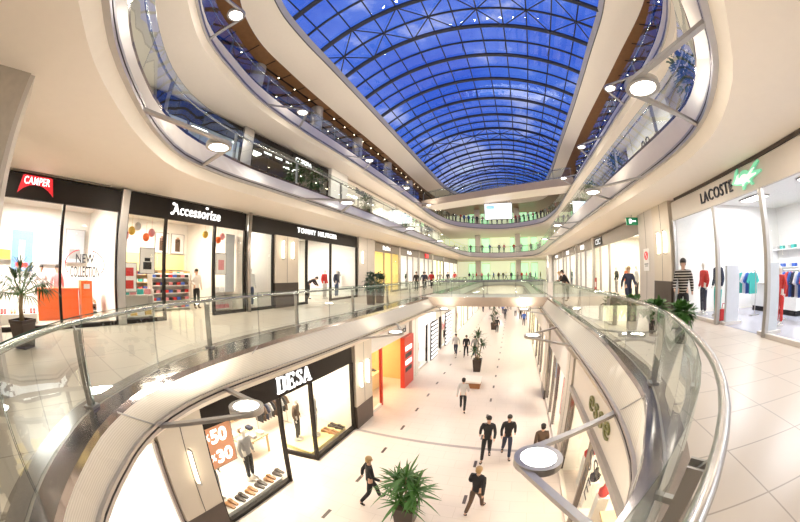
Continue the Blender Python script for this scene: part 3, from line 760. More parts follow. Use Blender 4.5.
person(-11.9, 15.4, 0, -.6, 'bend', 'blackcloth', 'blackcloth', 'hairdark', 'shop assistant in black bending over inside the black fascia clothes shop')
person(-12.6, 7.75, 0, -PI / 2, 'bag', 'ltgrey', 'blackcloth', 'hairdark', 'shop assistant in pale top and black shorts in the accessories shop', top_name='shirt')
person(-12.95, .65, 0, -PI / 2, 'stand', 'whitec', 'navy', 'hairdark', 'person in white standing at orange desk in first shop, left one', top_name='shirt')
person(-12.95, 1.32, 0, -PI / 2, 'stand', 'pinkc', 'navy', 'hairdark', 'person in pink standing at orange desk in first shop, right one', top_name='shirt')
stand_tops = ['blackcloth', 'navy', 'redc', 'grey', 'brownc', 'whitec', 'ltgrey', 'pinkc', 'bluec']
names_ = {'blackcloth': 'black', 'navy': 'navy', 'redc': 'red', 'grey': 'grey', 'brownc': 'brown', 'whitec': 'white', 'ltgrey': 'pale grey', 'pinkc': 'pink', 'bluec': 'blue', 'denim': 'denim'}
for i, (x, y, t) in enumerate([(-8.6, 27.0, 'blackcloth'), (-8.3, 28.4, 'navy'), (-8.7, 30.2, 'brownc'), (-8.4, 31.6, 'redc'), (-8.8, 33.4, 'blackcloth'), (-8.5, 36, 'grey'), (-8.6, 41, 'blackcloth'), (-8.2, 44, 'redc')]):
    person(x, y, 0, 0 if i % 2 else PI, 'walk' if i % 2 else 'stand', t, 'blackcloth', 'hairdark', 'person in %s top, %s along the left gallery beyond the potted shrubs' % (names_[t], ORD[i]), 'walkers on the far left gallery')

# distant visitors: one small mesh each, coloured by height
def small_person_mesh(kind):
    J = pose(kind); g = lambda k: J[k]
    body = [[(g('pel'), (.15, .12)), (g('sp'), (.145, .115)), (g('ch'), (.16, .125)), (g('nk'), .06), (g('hd0'), .07), (g('hd1'), (.09, .10)), (g('hd2'), (.07, .08))]]
    for q in 'lr':
        body.append([(g('pel'), .13), (g('hip' + q), .10), (g('kn' + q), .072), (g('an' + q), .055), (g('to' + q), .04)])
        body.append([(g('ch'), .14), (g('sh' + q), .075), (g('el' + q), .058), (g('wr' + q), .04)])
    me = skin_mesh('distant_person', body, 1); lo = min(v.co.z for v in me.vertices)
    for v in me.vertices: v.co.z -= lo
    me.materials.clear()
    for k in ('skin', 'blackcloth', 'navy', 'hairdark'): me.materials.append(M[k])
    hx = g('hd1')
    for p in me.polygons:
        c = p.center
        if c.z > g('nk')[2] - .01: p.material_index = 3 if (c.y < hx[1] - .0 or c.z > hx[2] + .05 - lo) else 0
        elif c.z > g('pel')[2] - .06 or abs(c.x) > .22: p.material_index = 1
        else: p.material_index = 2
    return me
SM = [small_person_mesh(k) for k in ('stand', 'lean', 'walk')]
def small(x, y, z, face, i, top, label, group):
    o = mesh_obj('person', SM[i], None, [M['skin'], M[top], M['navy' if top != 'navy' else 'blackcloth'], M['hairdark']])
    o.location = (x, y, z); o.rotation_euler = (0, 0, face); tag(o, label, 'person', group); return o
NTH = ORD[:19]
def nth(i):
    if i < 19: return ORD[i] + ' from the left end'
    return ORD[33 - i] + ' from the right end'
g3 = offs(P3, 0, .75, 0); i0 = idx_near(P3, -11, 46); seq = g3[i0:] + g3[:idx_near(P3, 6.7, 46) + 1]
A3 = Arc(seq)
for i in range(34):
    t = A3.L * (.05 + .9 * i / 33) + R_.uniform(-.15, .15); p = A3.at(t); tt = A3.tan(t); top = stand_tops[R_.randrange(9)]
    small(p.x, p.y, ZL[2], math.atan2(tt.y, tt.x) + PI, R_.choice((0, 1)), top, 'tiny person in %s at far rail of top balcony, %s' % (names_[top], nth(i)), 'crowd along the far top rail')
for i in range(9):
    x = -7.5 + 1.6 * i + R_.uniform(-.4, .4); top = stand_tops[(i * 4) % 9]
    small(x, 59.2 + abs(R_.uniform(0, .6)) if -4 < x < .5 else 57.5 + R_.uniform(1, 1.8), ZL[1], PI, R_.choice((0, 2)), top, 'tiny person in %s on far end of second balcony, %s from left' % (names_[top], ORD[i]), 'visitors on the far second balcony')
for i in range(16):
    x = -8.6 + .95 * i + R_.uniform(-.3, .3); top = stand_tops[(i * 5 + 1) % 9]
    small(x, 60.2 + R_.uniform(0, 3), 0, R_.uniform(0, 6), R_.choice((0, 2)), top, 'tiny person in %s at the far end of the main gallery, %s from left' % (names_[top], ORD[i]), 'visitors at the gallery far end')
for i, (x, y) in enumerate([(-4.8, 52), (-3.9, 55), (-3.0, 53), (-2.3, 57), (-1.4, 50), (-.7, 54), (-.2, 55.5), (.6, 47), (1.1, 55), (1.3, 44), (-4.4, 60), (-2.0, 61), (.3, 62), (1.6, 39), (-.9, 44)]):
    top = stand_tops[(i * 2) % 9]
    small(x, y, ZG, PI if i % 2 else 0, 2, top, 'tiny person in %s walking on the far lower street, %s of these strollers' % (names_[top], ORD[i]), 'strollers on the far lower street')

# ------------------------------------------------------------------ plants
def blade(m, base, d, L, w, droop, n=5):
    d = Vector(d).normalized(); side = d.cross(Vector((0, 0, 1)))
    side = side.normalized() if side.length > .05 else Vector((1, 0, 0)); base = Vector(base); l, r = [], []
    for i in range(n + 1):
        t = i / n; p = base + d * L * t + Vector((0, 0, -droop * L * t * t)); ww = w * math.sin(PI * min(1, .12 + .88 * t)) * (1 if t < 1 else .05)
        l.append(p - side * ww / 2); r.append(p + side * ww / 2)
    m.loft(l, r)
def palm(x, y, z, h, heads, nleaf, L, w, pot, label, leafmat='leaf', group=None, pot_mat='pot', name='potted_palm', seed=1):
    rr = random.Random(seed); root = empty(name, (x, y, z)); tag(root, label, 'plant', group)
    m = MB(); a, b, ph = pot
    q = [(-1, -1), (1, -1), (1, 1), (-1, 1)]; vs = [(x + i * a / 2, y + j * a / 2, z) for i, j in q] + [(x + i * b / 2, y + j * b / 2, z + ph) for i, j in q] + [(x + i * (b / 2 - .03), y + j * (b / 2 - .03), z + ph) for i, j in q] + [(x + i * (b / 2 - .03), y + j * (b / 2 - .03), z + ph - .05) for i, j in q]
    fs = [(3, 2, 1, 0)] + [(k * 4 + i, k * 4 + (i + 1) % 4, k * 4 + 4 + (i + 1) % 4, k * 4 + 4 + i) for k in range(3) for i in range(4)]
    m.add(vs, fs); pt = part(root, 'pot', m, M[pot_mat])
    m = MB(); m.box((x, y, z + ph - .055), (b - .06, b - .06, .02)); part(root, 'soil', m, M['soil'])
    for hx, hy, hz in heads:
        m = MB(); m.tube([(x + hx * .25, y + hy * .25, z + ph - .06), (x + hx * .6, y + hy * .6, z + ph + (h - ph) * hz * .5), (x + hx, y + hy, z + ph + (h - ph) * hz)], [.045, .035, .028], 7); part(root, 'stem', m, M['trunk'], True)
    m = MB()
    for hx, hy, hz in heads:
        c = (x + hx, y + hy, z + ph + (h - ph) * hz)
        for i in range(nleaf):
            az = rr.uniform(0, 2 * PI); el = rr.uniform(-.35, 1.35); e = Vector((math.cos(az) * math.cos(el), math.sin(az) * math.cos(el), math.sin(el)))
            l_ = L * rr.uniform(.7, 1.1); blade(m, (c[0], c[1], c[2] + rr.uniform(-.25, .05)), e, l_, w * rr.uniform(.8, 1.2), rr.uniform(.15, .5))
    part(root, 'foliage', m, M[leafmat]); return root
palm(-2.15, 6.05, ZG, 1.62, [(.0, .0, 1.0), (-.28, .12, .8), (.30, -.08, .72), (.12, .28, .62), (-.05, -.25, .45)], 44, .78, .062, (.46, .56, .62), 'large spiky palm in brown square planter on the lower street, nearest', 'leaf2', seed=3)
palm(-2.15, 20.2, ZG, 2.5, [(0, 0, 1.0), (.25, .1, .66), (-.2, -.1, .42)], 42, .72, .075, (.45, .6, .85), 'tall two tiered plant in brown planter behind the small bench', 'leaf', seed=5)
palm(-2.05, 36.0, ZG, 2.6, [(0, 0, 1.0), (.25, .1, .6), (-.2, .1, .4)], 40, .75, .08, (.5, .65, .8), 'farther leafy plant in planter on the lower street, below the footbridge', 'leaf', seed=6)
# fan palm on the gallery, left edge of the view
def fan_palm(x, y, z, label):
    rr = random.Random(11); root = empty('potted_palm', (x, y, z)); tag(root, label, 'plant')
    m = MB(); m.lathe([(.26, 0), (.34, .5), (.36, .52), (.36, .58), (.31, .58), (.30, .5)], 4, (x, y, z)); part(root, 'pot', m, M['pot'])
    m = MB(); m.tube([(x, y, z + .45), (x + .03, y - .02, z + .8), (x, y + .02, z + 1.1)], [.07, .055, .05], 8); part(root, 'stem', m, M['trunk'], True)
    m = MB(); f = MB()
    for i in range(20):
        az = rr.uniform(0, 2 * PI); el = rr.uniform(-.1, 1.2); d = Vector((math.cos(az) * math.cos(el), math.sin(az) * math.cos(el), math.sin(el))); c = Vector((x, y, z + 1.05)); e = c + d * rr.uniform(.35, .62)
        f.tube([c, e], .012, 5)
        for k in range(15):
            a_ = -1.5 + 3.0 * k / 14; side = d.cross(Vector((0, 0, 1))).normalized(); q = d * math.cos(a_) + side * math.sin(a_); blade(m, e, q + Vector((0, 0, .1)), rr.uniform(.5, .72), .042, .55, 4)
    part(root, 'stalks', f, M['leaf2']); part(root, 'foliage', m, M['leaf']); return root
fan_palm(-8.0, -.14, 0, 'fan palm in dark square planter on the gallery beside first shop')
def bush(x, y, z, r, hh, n, label, mk, group=None, pot=(.5, .55, .5), seed=1, name='potted_shrub', lw=.11):
    rr = random.Random(seed); root = empty(name, (x, y, z)); tag(root, label, 'plant', group)
    m = MB(); m.lathe([(pot[0] * .42, 0), (pot[1] * .5, pot[2]), (pot[1] * .5 - .03, pot[2]), (pot[1] * .5 - .04, pot[2] - .06)], 16, (x, y, z)); part(root, 'pot', m, M['pot'])
    m = MB()
    for i in range(4): m.tube([(x, y, z + pot[2] - .08), (x + rr.uniform(-.5, .5) * r, y + rr.uniform(-.5, .5) * r, z + pot[2] + hh * .6)], [.02, .01], 5)
    part(root, 'stem', m, M['trunk'])
    m = MB()
    for i in range(n):
        v = Vector((rr.gauss(0, 1), rr.gauss(0, 1), rr.gauss(0, 1))).normalized() * rr.uniform(.35, 1); p = Vector((x, y, z + pot[2] + hh * .52)) + Vector((v.x * r, v.y * r, v.z * hh * .52))
        blade(m, p, v + Vector((rr.uniform(-.5, .5), rr.uniform(-.5, .5), rr.uniform(-.2, .5))), rr.uniform(.16, .3), lw, .3, 3)
    part(root, 'foliage', m, M[mk]); return root
bush(-6.95, 14.2, 0, .40, .85, 240, 'round green shrub in tall pot on the left gallery, nearer of two', 'leaf3', 'potted shrubs on the left gallery', (.5, .5, .75), 21)
bush(-6.95, 15.3, 0, .40, .85, 240, 'round green shrub in tall pot on the left gallery, farther of two', 'leaf3', 'potted shrubs on the left gallery', (.5, .5, .75), 22)
for i in range(4):
    bush(3.2 + .27 * i, 9.3 - .95 * i, 0, .27, .32, 240, 'low leafy green plant behind the right rail, %s of four toward the camera' % ORD[i], 'leaf2', 'hedge plants at the right rail', (.34, .4, .5), 31 + i)
for i, (x, y) in enumerate([(-9.35, 10.9), (-9.35, 12.5), (-9.35, 18.4), (-9.35, 26.1), (-9.35, 34)]):
    bush(x, y, ZL[1], .55, 1.15, 240, 'leafy dark green shrub behind left second balcony glass, %s from the near end' % ORD[i], 'leaf', 'shrubs on the left second balcony', (.5, .6, .45), 41 + i)
for i, (x, y) in enumerate([(5.6, 6.7), (5.4, 14.0), (5.35, 19.2), (5.35, 20.6), (5.35, 22.2), (5.35, 25.5)]):
    bush(x, y, ZL[1], .5, 1.25 if i else 1.7, 230, 'leafy shrub behind the right second balcony glass, %s from the near end' % ORD[i], 'leaf3' if i < 2 else 'leaf2', 'shrubs on the right second balcony', (.5, .6, .45), 61 + i)
# bench, floor inlays
root = empty('bench', (-2.02, 17.3, ZG)); tag(root, 'small square bench with pale top and wooden base on lower street', 'bench')
m = MB(); m.span((-2.5, 16.85, ZG), (-1.6, 17.9, ZG + .34)); part(root, 'base', m, M['benchwood'])
m = MB(); m.span((-2.55, 16.8, ZG + .34), (-1.55, 17.95, ZG + .44)); part(root, 'seat', m, M['benchtop'])
a = MB()
for x in (-4.2, -.82):
    y = 3.2
    while y < 56: a.span((x - .05, y, ZG), (x + .05, y + .42, ZG + .004)); y += 1.99
struct(a.build('trim_22', M['dash']))
a = MB(); a.span((-6, 10.38, ZG), (2.05, 10.54, ZG + .004)); struct(a.build('trim_23', mat('grey_inlay', (.38, .33, .31), .3)))

# ------------------------------------------------------------------ shopfronts
def area(loc, sx, sy, power, color=(1, .96, .9), rot=(0, 0, 0)):
    l = bpy.data.lights.new('shop_light', 'AREA'); l.shape = 'RECTANGLE'; l.size = sx; l.size_y = sy; l.energy = power * LK * 2.7; l.color = color
    o = bpy.data.objects.new('shop_light', l); COL.objects.link(o); o.location = loc; o.rotation_euler = rot; return o
def shopfront(side, x, ys, z0, zg, zf, label, fas='black', post='black', open_bays=(), depth=5.0, wallm='shopwhite', power=160, color=(1, .95, .88), sill=.12, post_w=.09, light_label=None, fas_t=.12, ceil=None, light=True, sides=(True, True)):
    y0, y1 = ys[0], ys[-1]; inn = side
    root = empty('shopfront', (x, (y0 + y1) / 2, z0)); tag(root, label, 'shopfront')
    m = MB(); m.span((x - inn * .0, y0, z0 + zg), (x + inn * fas_t, y1, z0 + zf)); fz = part(root, 'fascia', m, M[fas])
    for i in range(len(ys) - 1):
        if i in open_bays: continue
        m = MB(); xx = x + inn * .06; m.add([(xx, ys[i], z0 + sill), (xx, ys[i + 1], z0 + sill), (xx, ys[i + 1], z0 + zg), (xx, ys[i], z0 + zg)], [(0, 1, 2, 3)]); part(root, 'window_pane', m, M['shopglass'])
        m = MB(); m.span((x, ys[i] + .02, z0), (x + inn * .14, ys[i + 1] - .02, z0 + sill)); part(root, 'sill', m, M[fas])
    for yv in ys:
        m = MB(); m.span((x - inn * .03, yv - post_w / 2, z0), (x + inn * .10, yv + post_w / 2, z0 + zg)); part(root, 'post', m, M[post])
    m = MB(); xb = x + inn * depth; zc = z0 + (ceil or zf)
    m.add([(xb, y0, z0), (xb, y1, z0), (xb, y1, zc), (xb, y0, zc)], [(0, 1, 2, 3)])
    for yv in [q for q, ok in zip((y0, y1), sides) if ok]: m.add([(x + inn * .15, yv, z0), (xb, yv, z0), (xb, yv, zc), (x + inn * .15, yv, zc)], [(0, 1, 2, 3)])
    m.add([(x + inn * .13, y0, zc - .02), (xb, y0, zc - .02), (xb, y1, zc - .02), (x + inn * .13, y1, zc - .02)], [(0, 1, 2, 3)])
    struct(m.build('wall_shop', M[wallm]))
    n = max(1, int((y1 - y0) / 3.2))
    for i in range(n) if light else ():
        yc = y0 + (y1 - y0) * (i + .5) / n; xc = x + inn * depth * .5
        r = empty('ceiling_light', (xc, yc, zc - .05)); m = MB(); m.span((xc - .35, yc - .6, zc - .07), (xc + .35, yc + .6, zc - .03)); part(r, 'frame', m, M['grey'])
        m = MB(); m.span((xc - .3, yc - .55, zc - .085), (xc + .3, yc + .55, zc - .07)); part(r, 'diffuser', m, M['panelglow'])
        tag(r, 'flat ceiling light, %s inside %s' % (ORD[i], ' '.join((light_label or label.split(',')[0].split(' with ')[0]).split()[:11])), 'light', 'shop ceiling lights')
        area((xc, yc, zc - .10), 1.6, 1.8, power / n * max(1, (y1 - y0) / 6), color)
    return root, fz
def sign(fz, side, s, y, z, x, mat_, width, height, **k):
    o = text_obj(s, .5, M[mat_], width=width, height=height, **k); o.parent = fz
    orient(o, (x - side * .03, y, z), (0, -side, 0), (0, 0, 1)); return o
def decal(s, side, y, z, x, mat_, width, height, label, **k):
    o = text_obj(s, .5, M[mat_], name='window_lettering', width=width, height=height, extrude=.004, **k); orient(o, (x, y, z), (0, -side, 0), (0, 0, 1)); tag(o, label, 'lettering'); return o
XL, XR = -10.06, 6.37
# --- left main gallery
r1, f1 = shopfront(-1, XL, [-3.0, 1.12, 3.04], 0, 3.35, 4.0, 'black fascia shoe shop with red shield sign, nearest on left gallery', depth=5.0, power=420, ceil=4.0, light_label='first shop with red shield sign')
# red shield sign with white lettering
W_ = lambda side, x: (lambda u, v, t: (x - side * t, -side * u, v))
m = MB(); arch = [(-.5, .17), (-.44, .19), (.44, .19), (.5, .17), (.60, -.30), (.42, -.16), (.22, -.07), (0, -.04), (-.22, -.07), (-.42, -.16), (-.60, -.30)]
m.prism([(u + .1, v + 3.78) for u, v in arch], W_(-1, XL), .01, .06); sh_ = m.build('sign_shield', M['signred'], parent=f1)
o = text_obj('CAMPER', .5, M['signwhite'], width=.86, height=.2, offset=.004, extrude=.01, space=1.08, parent=sh_); orient(o, (XL + .075, .1, 3.83), (0, 1, 0), (0, 0, 1))
r2, f2 = shopfront(-1, XL, [3.32, 4.83, 7.0, 8.6], 0, 3.35, 4.05, 'black fascia accessories shop with white storybook lettering, second on left gallery', open_bays=(1,), depth=5.0, power=230, color=(1, .86, .7), ceil=4.05, light_label='accessories shop')
sign(f2, -1, 'Accessorize', 6.12, 3.72, XL, 'signwhite', 2.15, .36, offset=.003, extrude=.02, space=1.1)
m = MB()
for dy, dz in ((-1.05, .17), (-1.1, -.16), (.42, .22)): m = MB(); m.ell((XL + .03, 6.12 + dy, 3.72 + dz), (.02, .07, .05), 8, 6); m.build('swash', M['signwhite'], parent=f2)
m = MB(); m.span((XL - .02, 3.04, 0), (XL + .12, 3.32, 4.05)); struct(m.build('trim_30', M['chrome']))
m = MB(); m.tube([(XL + .15, 8.72, 0), (XL + .15, 8.72, 4.09)], .08, 12); struct(m.build('trim_31', M['chrome'], smooth=True))
r3, f3 = shopfront(-1, XL, [8.85, 10.35], 0, 3.35, 4.05, 'lit white window bay under the long black fascia, left gallery', power=90, ceil=4.05, light_label='narrow lit window bay')
r4, f4 = shopfront(-1, XL, [12.1, 12.9, 15.2, 18.4], 0, 3.35, 4.05, 'black fascia clothes shop with spaced white capitals, third on left gallery', open_bays=(1,), power=240, ceil=4.05, light_label='third clothes shop')
m = MB(); m.span((XL, 10.35, 3.35), (XL - .1, 12.1, 4.05)); m.build('fascia_link', M['black'], parent=f4)
sign(f4, -1, 'TOMMY HILFIGER', 13.9, 3.78, XL, 'signwhite', 3.7, .26, space=1.3)
def pilaster(side, x, y0, y1, z0, z1, base=1.0, sconces=(), sz=(2.3, 3.1), mname='pilaster', bump=.12):
    m = MB(); xa, xb = x + side * .5, x - side * bump
    m.span((xa, y0, z0 + base), (xb, y1, z1)); struct(m.build('column', M[mname]))
    if base > 0: m = MB(); m.span((xa, y0, z0), (xb - side * .01, y1, z0 + base)); struct(m.build('column', M['brown']))
    m = MB(); ym = (y0 + y1) / 2; m.span((xb - side * .004, ym - .012, z0 + base), (xb, ym + .012, z1)); struct(m.build('trim_40', M['groove']))
    for yv, lab in sconces:
        r = empty('wall_sconce', (xb, yv, (sz[0] + sz[1]) / 2)); tag(r, lab, 'wall light', 'tall wall sconces')
        m = MB(); m.tube([(xb - side * .08, yv, sz[0]), (xb - side * .08, yv, sz[1])], .055, 12); part(r, 'glowing_tube', m, M['sconceglow'], True)
        m = MB(); m.span((xb - side * .165, yv - .02, sz[0] - .05), (xb - side * .155, yv + .02, sz[1] + .05)); m.span((xb, yv - .02, sz[0] - .05), (xb - side * .16, yv + .02, sz[0] - .02)); m.span((xb, yv - .02, sz[1] + .02), (xb - side * .16, yv + .02, sz[1] + .05)); part(r, 'bracket', m, M['steel'])
pilaster(-1, XL, 10.37, 12.05, 0, 3.35, 1.15, [(10.85, 'tall glowing wall sconce on left gallery pilaster, nearer of the pair'), (11.55, 'tall glowing wall sconce on left gallery pilaster, farther of the pair')])
pilaster(-1, XL, 18.45, 21.0, 0, 4.09, 0.0, [(18.9, 'single glowing wall sconce on the wide beige pillar, left gallery')], mname='greige')
far_left = [(21.05, 26.5, 'taupe', 'yellowwall', 'grey fascia bag shop with yellow lit interior on the left gallery', 'Nine West', .9), (26.75, 32.4, 'taupe', 'shopwhite', 'grey fascia clothes shop beyond the yellow lit one, left gallery', 'Mudo', .7),
            (32.7, 38.5, 'taupe', 'shopwhite', 'far left gallery shop with small pink sign', 'Pink', .8), (38.8, 45, 'brown', 'creamglow', 'dark framed far left gallery shop, second from the end', None, 0), (45.3, 57, 'taupe', 'shopwhite', 'last far left gallery shop beside the green lit end', None, 0)]
for y0, y1, fm, wm, lab, tx, tw in far_left:
    r, f = shopfront(-1, XL, [y0, y0 + (y1 - y0) * .36, y0 + (y1 - y0) * .66, y1], 0, 3.3, 4.0, lab, fas=fm, post=fm if fm != 'taupe' else 'steel', open_bays=(1,), wallm=wm, power=200, color=(1, .85, .55) if wm == 'yellowwall' else (1, .95, .88), ceil=4.0, light_label=lab)
    if tx and tx != 'Pink': sign(f, -1, tx, (y0 + y1) / 2 - .3, 3.66, XL, 'signwhite', tw * 1.6, .32)
    if tx == 'Pink':
        m = MB(); m.span((XL + .01, y0 + 2.2, 3.4), (XL + .12, y0 + 3.5, 3.9)); m.build('sign_box', M['signred'], parent=f)
    m = MB(); m.span((XL + .02, y0 - .25, 0), (XL - .1, y0, 4.09)); struct(m.build('trim_41', M['greige']))
# vents above the left fascias and slot above the white shop
a = MB(); a.span((XL - .02, -3, 4.03), (XL + .01, 2.6, 4.088)); a.span((XL - .02, 3.9, 4.06), (XL + .01, 8.4, 4.09)); a.span((XL - .02, 9.2, 4.06), (XL + .01, 18.3, 4.09)); struct(a.build('trim_42', M['grille']))
# --- right main gallery
r5, f5 = shopfront(1, XR, [-2.0, 2.6, 5.9, 8.13, 10.9], 0, 3.33, 3.98, 'white fascia sportswear shop with green reptile emblem, right gallery', fas='greige', post='steel', open_bays=(2,), depth=6.5, wallm='white', power=250, color=(.92, .94, 1), sill=.10, ceil=4.0, post_w=.13, light_label='white sportswear shop')
sign(f5, 1, 'LACOSTE', 7.85, 3.66, XR, 'letterdark', 1.75, .32, offset=.002, space=1.12)
croc = [(-.62, .02), (-.50, .13), (-.40, .27), (-.28, .33), (-.30, .24), (-.34, .16), (-.26, .14), (-.16, .21), (-.04, .23), (.08, .20), (.16, .14), (.28, .20), (.42, .27), (.58, .30), (.60, .25), (.44, .19), (.34, .12), (.48, .10), (.62, .08), (.61, .03), (.44, .00), (.28, -.02), (.20, -.07), (.26, -.16), (.18, -.17), (.10, -.09), (-.06, -.12), (-.12, -.20), (-.20, -.20), (-.18, -.10), (-.32, -.07), (-.46, -.04)]
m = MB(); m.prism([(u * 1.05 - 6.3, v * 1.05 + 3.63) for u, v in croc], W_(1, XR), .01, .07); e = m.build('reptile_emblem', M['croc'], parent=f5)
m = MB(); m.prism([(u * .8 - 6.33, v * .62 + 3.63) for u, v in croc], W_(1, XR), .07, .08); m.build('emblem_highlight', M['crocw'], parent=e)
a = MB(); a.span((XR + .02, 2.2, 4.0), (XR - .02, 10.6, 4.086)); struct(a.build('trim_43', M['brown']))
pilaster(1, XR, 11.0, 12.55, 0, 4.09, 1.15, [(11.35, 'tall glowing wall sconce beside the white shop, nearer of the pair'), (11.95, 'tall glowing wall sconce beside the white shop, farther of the pair')], sz=(2.2, 3.0))
pilaster(1, XR, 12.55, 14.2, 0, 4.09, 0.0, [], mname='greige')
r = empty('notice_sign', (XR - .13, 13.35, 1.9)); tag(r, 'white prohibition notice with red ring on the beige pillar, right gallery', 'sign')
m = MB(); m.span((XR - .15, 13.05, 1.55), (XR - .125, 13.65, 2.5)); part(r, 'plate', m, M['paper'])
m = MB(); ring = [(.16 * math.cos(a_ * PI / 12), .16 * math.sin(a_ * PI / 12)) for a_ in range(24)]
m.tube([(XR - .16, 13.35 + u, 2.2 + v) for u, v in ring + ring[:1]], .022, 5); m.bar((XR - .16, 13.24, 2.31), (XR - .16, 13.46, 2.09), .03); part(r, 'ring', m, M['signred'])
m = MB(); m.span((XR - .158, 13.15, 1.82), (XR - .15, 13.55, 1.86)); m.span((XR - .158, 13.2, 1.74), (XR - .15, 13.5, 1.77)); part(r, 'wording', m, M['letterdark'])
r = empty('exit_sign', (5.9, 14.1, 3.85)); tag(r, 'small green lit exit sign under the right gallery ceiling', 'sign')
m = MB(); m.box((5.9, 14.1, 3.8), (.62, .06, .34)); bx_ = part(r, 'box', m, M['exit'])
m = MB(); m.box((5.8, 14.06, 3.8), (.12, .02, .2)); m.box((6.0, 14.06, 3.8), (.2, .02, .06)); m.build('pictogram', M['signwhite'], parent=bx_)
m = MB(); m.tube([(5.9, 14.1, 3.96), (5.9, 14.1, 4.09)], .015, 5); part(r, 'rod', m, M['steel'])
r6, f6 = shopfront(1, XR, [14.3, 19.5, 21.6, 23.4], 0, 3.25, 3.98, 'brown grey fascia shop with small lit sign on the right gallery', fas='taupe', post='steel', open_bays=(1,), wallm='shopwhite', power=260, color=(1, .88, .7), ceil=4.0, light_label='brown grey fascia shop')
sign(f6, 1, 'CEC', 21.9, 3.6, XR, 'signwhite', 1.3, .38, offset=.01)
m = MB(); m.span((XR - .05, 20.9, 3.33), (XR - .02, 22.9, 3.88)); m.build('sign_board', M['black'], parent=f6)
for y0, y1, lab in ((23.7, 30.0, 'grey fascia shop behind the leaning pair, right gallery'), (30.3, 38.0, 'white lit shop farther along the right gallery'), (38.3, 47.0, 'small far shop on the right gallery before the corner pillar'), (50, 57, 'last shop on right gallery at the far end')):
    r, f = shopfront(1, XR, [y0, y0 + (y1 - y0) * .4, y0 + (y1 - y0) * .7, y1], 0, 3.25, 3.98, lab, fas='taupe', post='steel', open_bays=(1,), power=200, ceil=4.0, light_label=lab)
    m = MB(); m.span((XR - .03, y0 + (y1 - y0) * .45, 3.45), (XR - .01, y0 + (y1 - y0) * .65, 3.8)); m.build('sign_letters', M['signwhite'], parent=f)
    m = MB(); m.span((XR - .04, y0 - .28, 0), (XR + .1, y0, 4.09)); struct(m.build('trim_44', M['greige']))
pilaster(1, XR - .6, 47.2, 49.8, 0, 4.09, 0, [(47.4, 'glowing wall sconce on the far corner pillar, right gallery')], mname='white')
# near stone pillar on the left
m = MB(); m.span((-5.7, -2.1, 0), (-4.86, -.58, 4.09)); struct(m.build('column', M['stone']))
m = MB(); m.span((-5.7, -.58, 0), (-4.9, -.5, 4.09)); struct(m.build('column', M['greige']))

# --- second balcony
XL2, XR2 = -12.6, 8.3; Z2 = ZL[1]
s2 = [(-4.0, 9.9, 'black', 'postergrey', 'dark fascia shop with blue lit window on the left second balcony', None), (10.75, 18.4, 'black', 'taupe', 'dark fascia shop with three small lit boards, left second balcony', 'CARRERA')]
for y0, y1, fm, wm, lab, tx in s2:
    ys = [y0, y0 + (y1 - y0) * .45, y0 + (y1 - y0) * .75, y1]
    r, f = shopfront(-1, XL2, ys, Z2, 3.1, 3.95, lab, fas=fm, wallm=wm, depth=4.2, open_bays=(1,), power=60, ceil=3.95, color=(.85, .92, 1) if wm == 'postergrey' else (1, .9, .75), light_label=lab)
    if tx:
        m = MB(); m.span((XL2 + .01, 14.1, Z2 + 3.2), (XL2 + .14, 16.4, Z2 + 3.75)); sb = m.build('sign_board', M['black'], parent=f)
        o = text_obj(tx, .5, M['signwhite'], width=1.7, height=.28, parent=sb); orient(o, (XL2 + .17, 15.2, Z2 + 3.48), (0, 1, 0), (0, 0, 1))
        for k in range(3):
            m = MB(); yb = 11.2 + k * .95; m.span((XL2 + .3, yb, Z2 + 2.65), (XL2 + .38, yb + .85, Z2 + 3.0)); bb = m.build('menu_board', M['black'], parent=f)
            m = MB(); m.span((XL2 + .381, yb + .12, Z2 + 2.83), (XL2 + .39, yb + .72, Z2 + 2.93)); m.build('menu_lettering', M['signwhite'], parent=bb)
m = MB(); m.span((XL2 - .1, 9.95, Z2), (XL2 + .05, 10.7, 9.42)); struct(m.build('trim_50', M['chrome']))
m = MB(); m.span((XL2 - .3, 18.45, Z2), (XL2 + .25, 20.9, 9.42)); struct(m.build('column', M['white']))
r, f = shopfront(-1, XL2, [21, 23.2, 25.4, 32], Z2, 2.9, 3.95, 'cream fascia shop with dark letters beyond white pillar, second balcony', fas='cream2', post='steel', depth=4.2, power=170, ceil=3.95, open_bays=(1,), light_label='cream fascia shop on second balcony')
sign(f, -1, 'Batik', 23.6, Z2 + 3.4, XL2, 'letterdark', 1.9, .5, offset=.02)
for y0, y1, lab in ((32.4, 42, 'bright shop far along the left second balcony'), (42.4, 54, 'last bright shop on the left second balcony')):
    shopfront(-1, XL2, [y0, y0 + 3, y0 + 6, y1], Z2, 3.1, 3.95, lab, fas='cream2', post='steel', depth=4.2, power=150, ceil=3.95, open_bays=(1,), light_label=lab)
# right second balcony: pale panels with dark emblem, then shops
m = MB(); m.span((XR2, 12.5, Z2), (XR2 + .2, 19.0, 9.42)); struct(m.build('wall_right', M['white']))
r = empty('wall_emblem', (XR2 - .03, 16, Z2 + 2.6)); tag(r, 'dark crossed leaf emblem on pale wall of the right second balcony', 'emblem')
for k in range(4):
    m = MB(); a_ = PI / 4 + k * PI / 2; c = (XR2 - .02, 15.9 + .36 * math.cos(a_), Z2 + 2.75 + .36 * math.sin(a_))
    m.tube([(XR2 - .03, 15.9 + .55 * math.cos(a_ + .5 * math.sin(b_ * PI * 2 / 10)) * (1 - .75 * math.cos(b_ * PI * 2 / 10) * .8) * .8, Z2 + 2.75 + .55 * math.sin(a_ + .5 * math.sin(b_ * PI * 2 / 10)) * (1 - .75 * math.cos(b_ * PI * 2 / 10) * .8) * .8) for b_ in range(11)], .045, 5); part(r, 'petal', m, M['letterdark'])
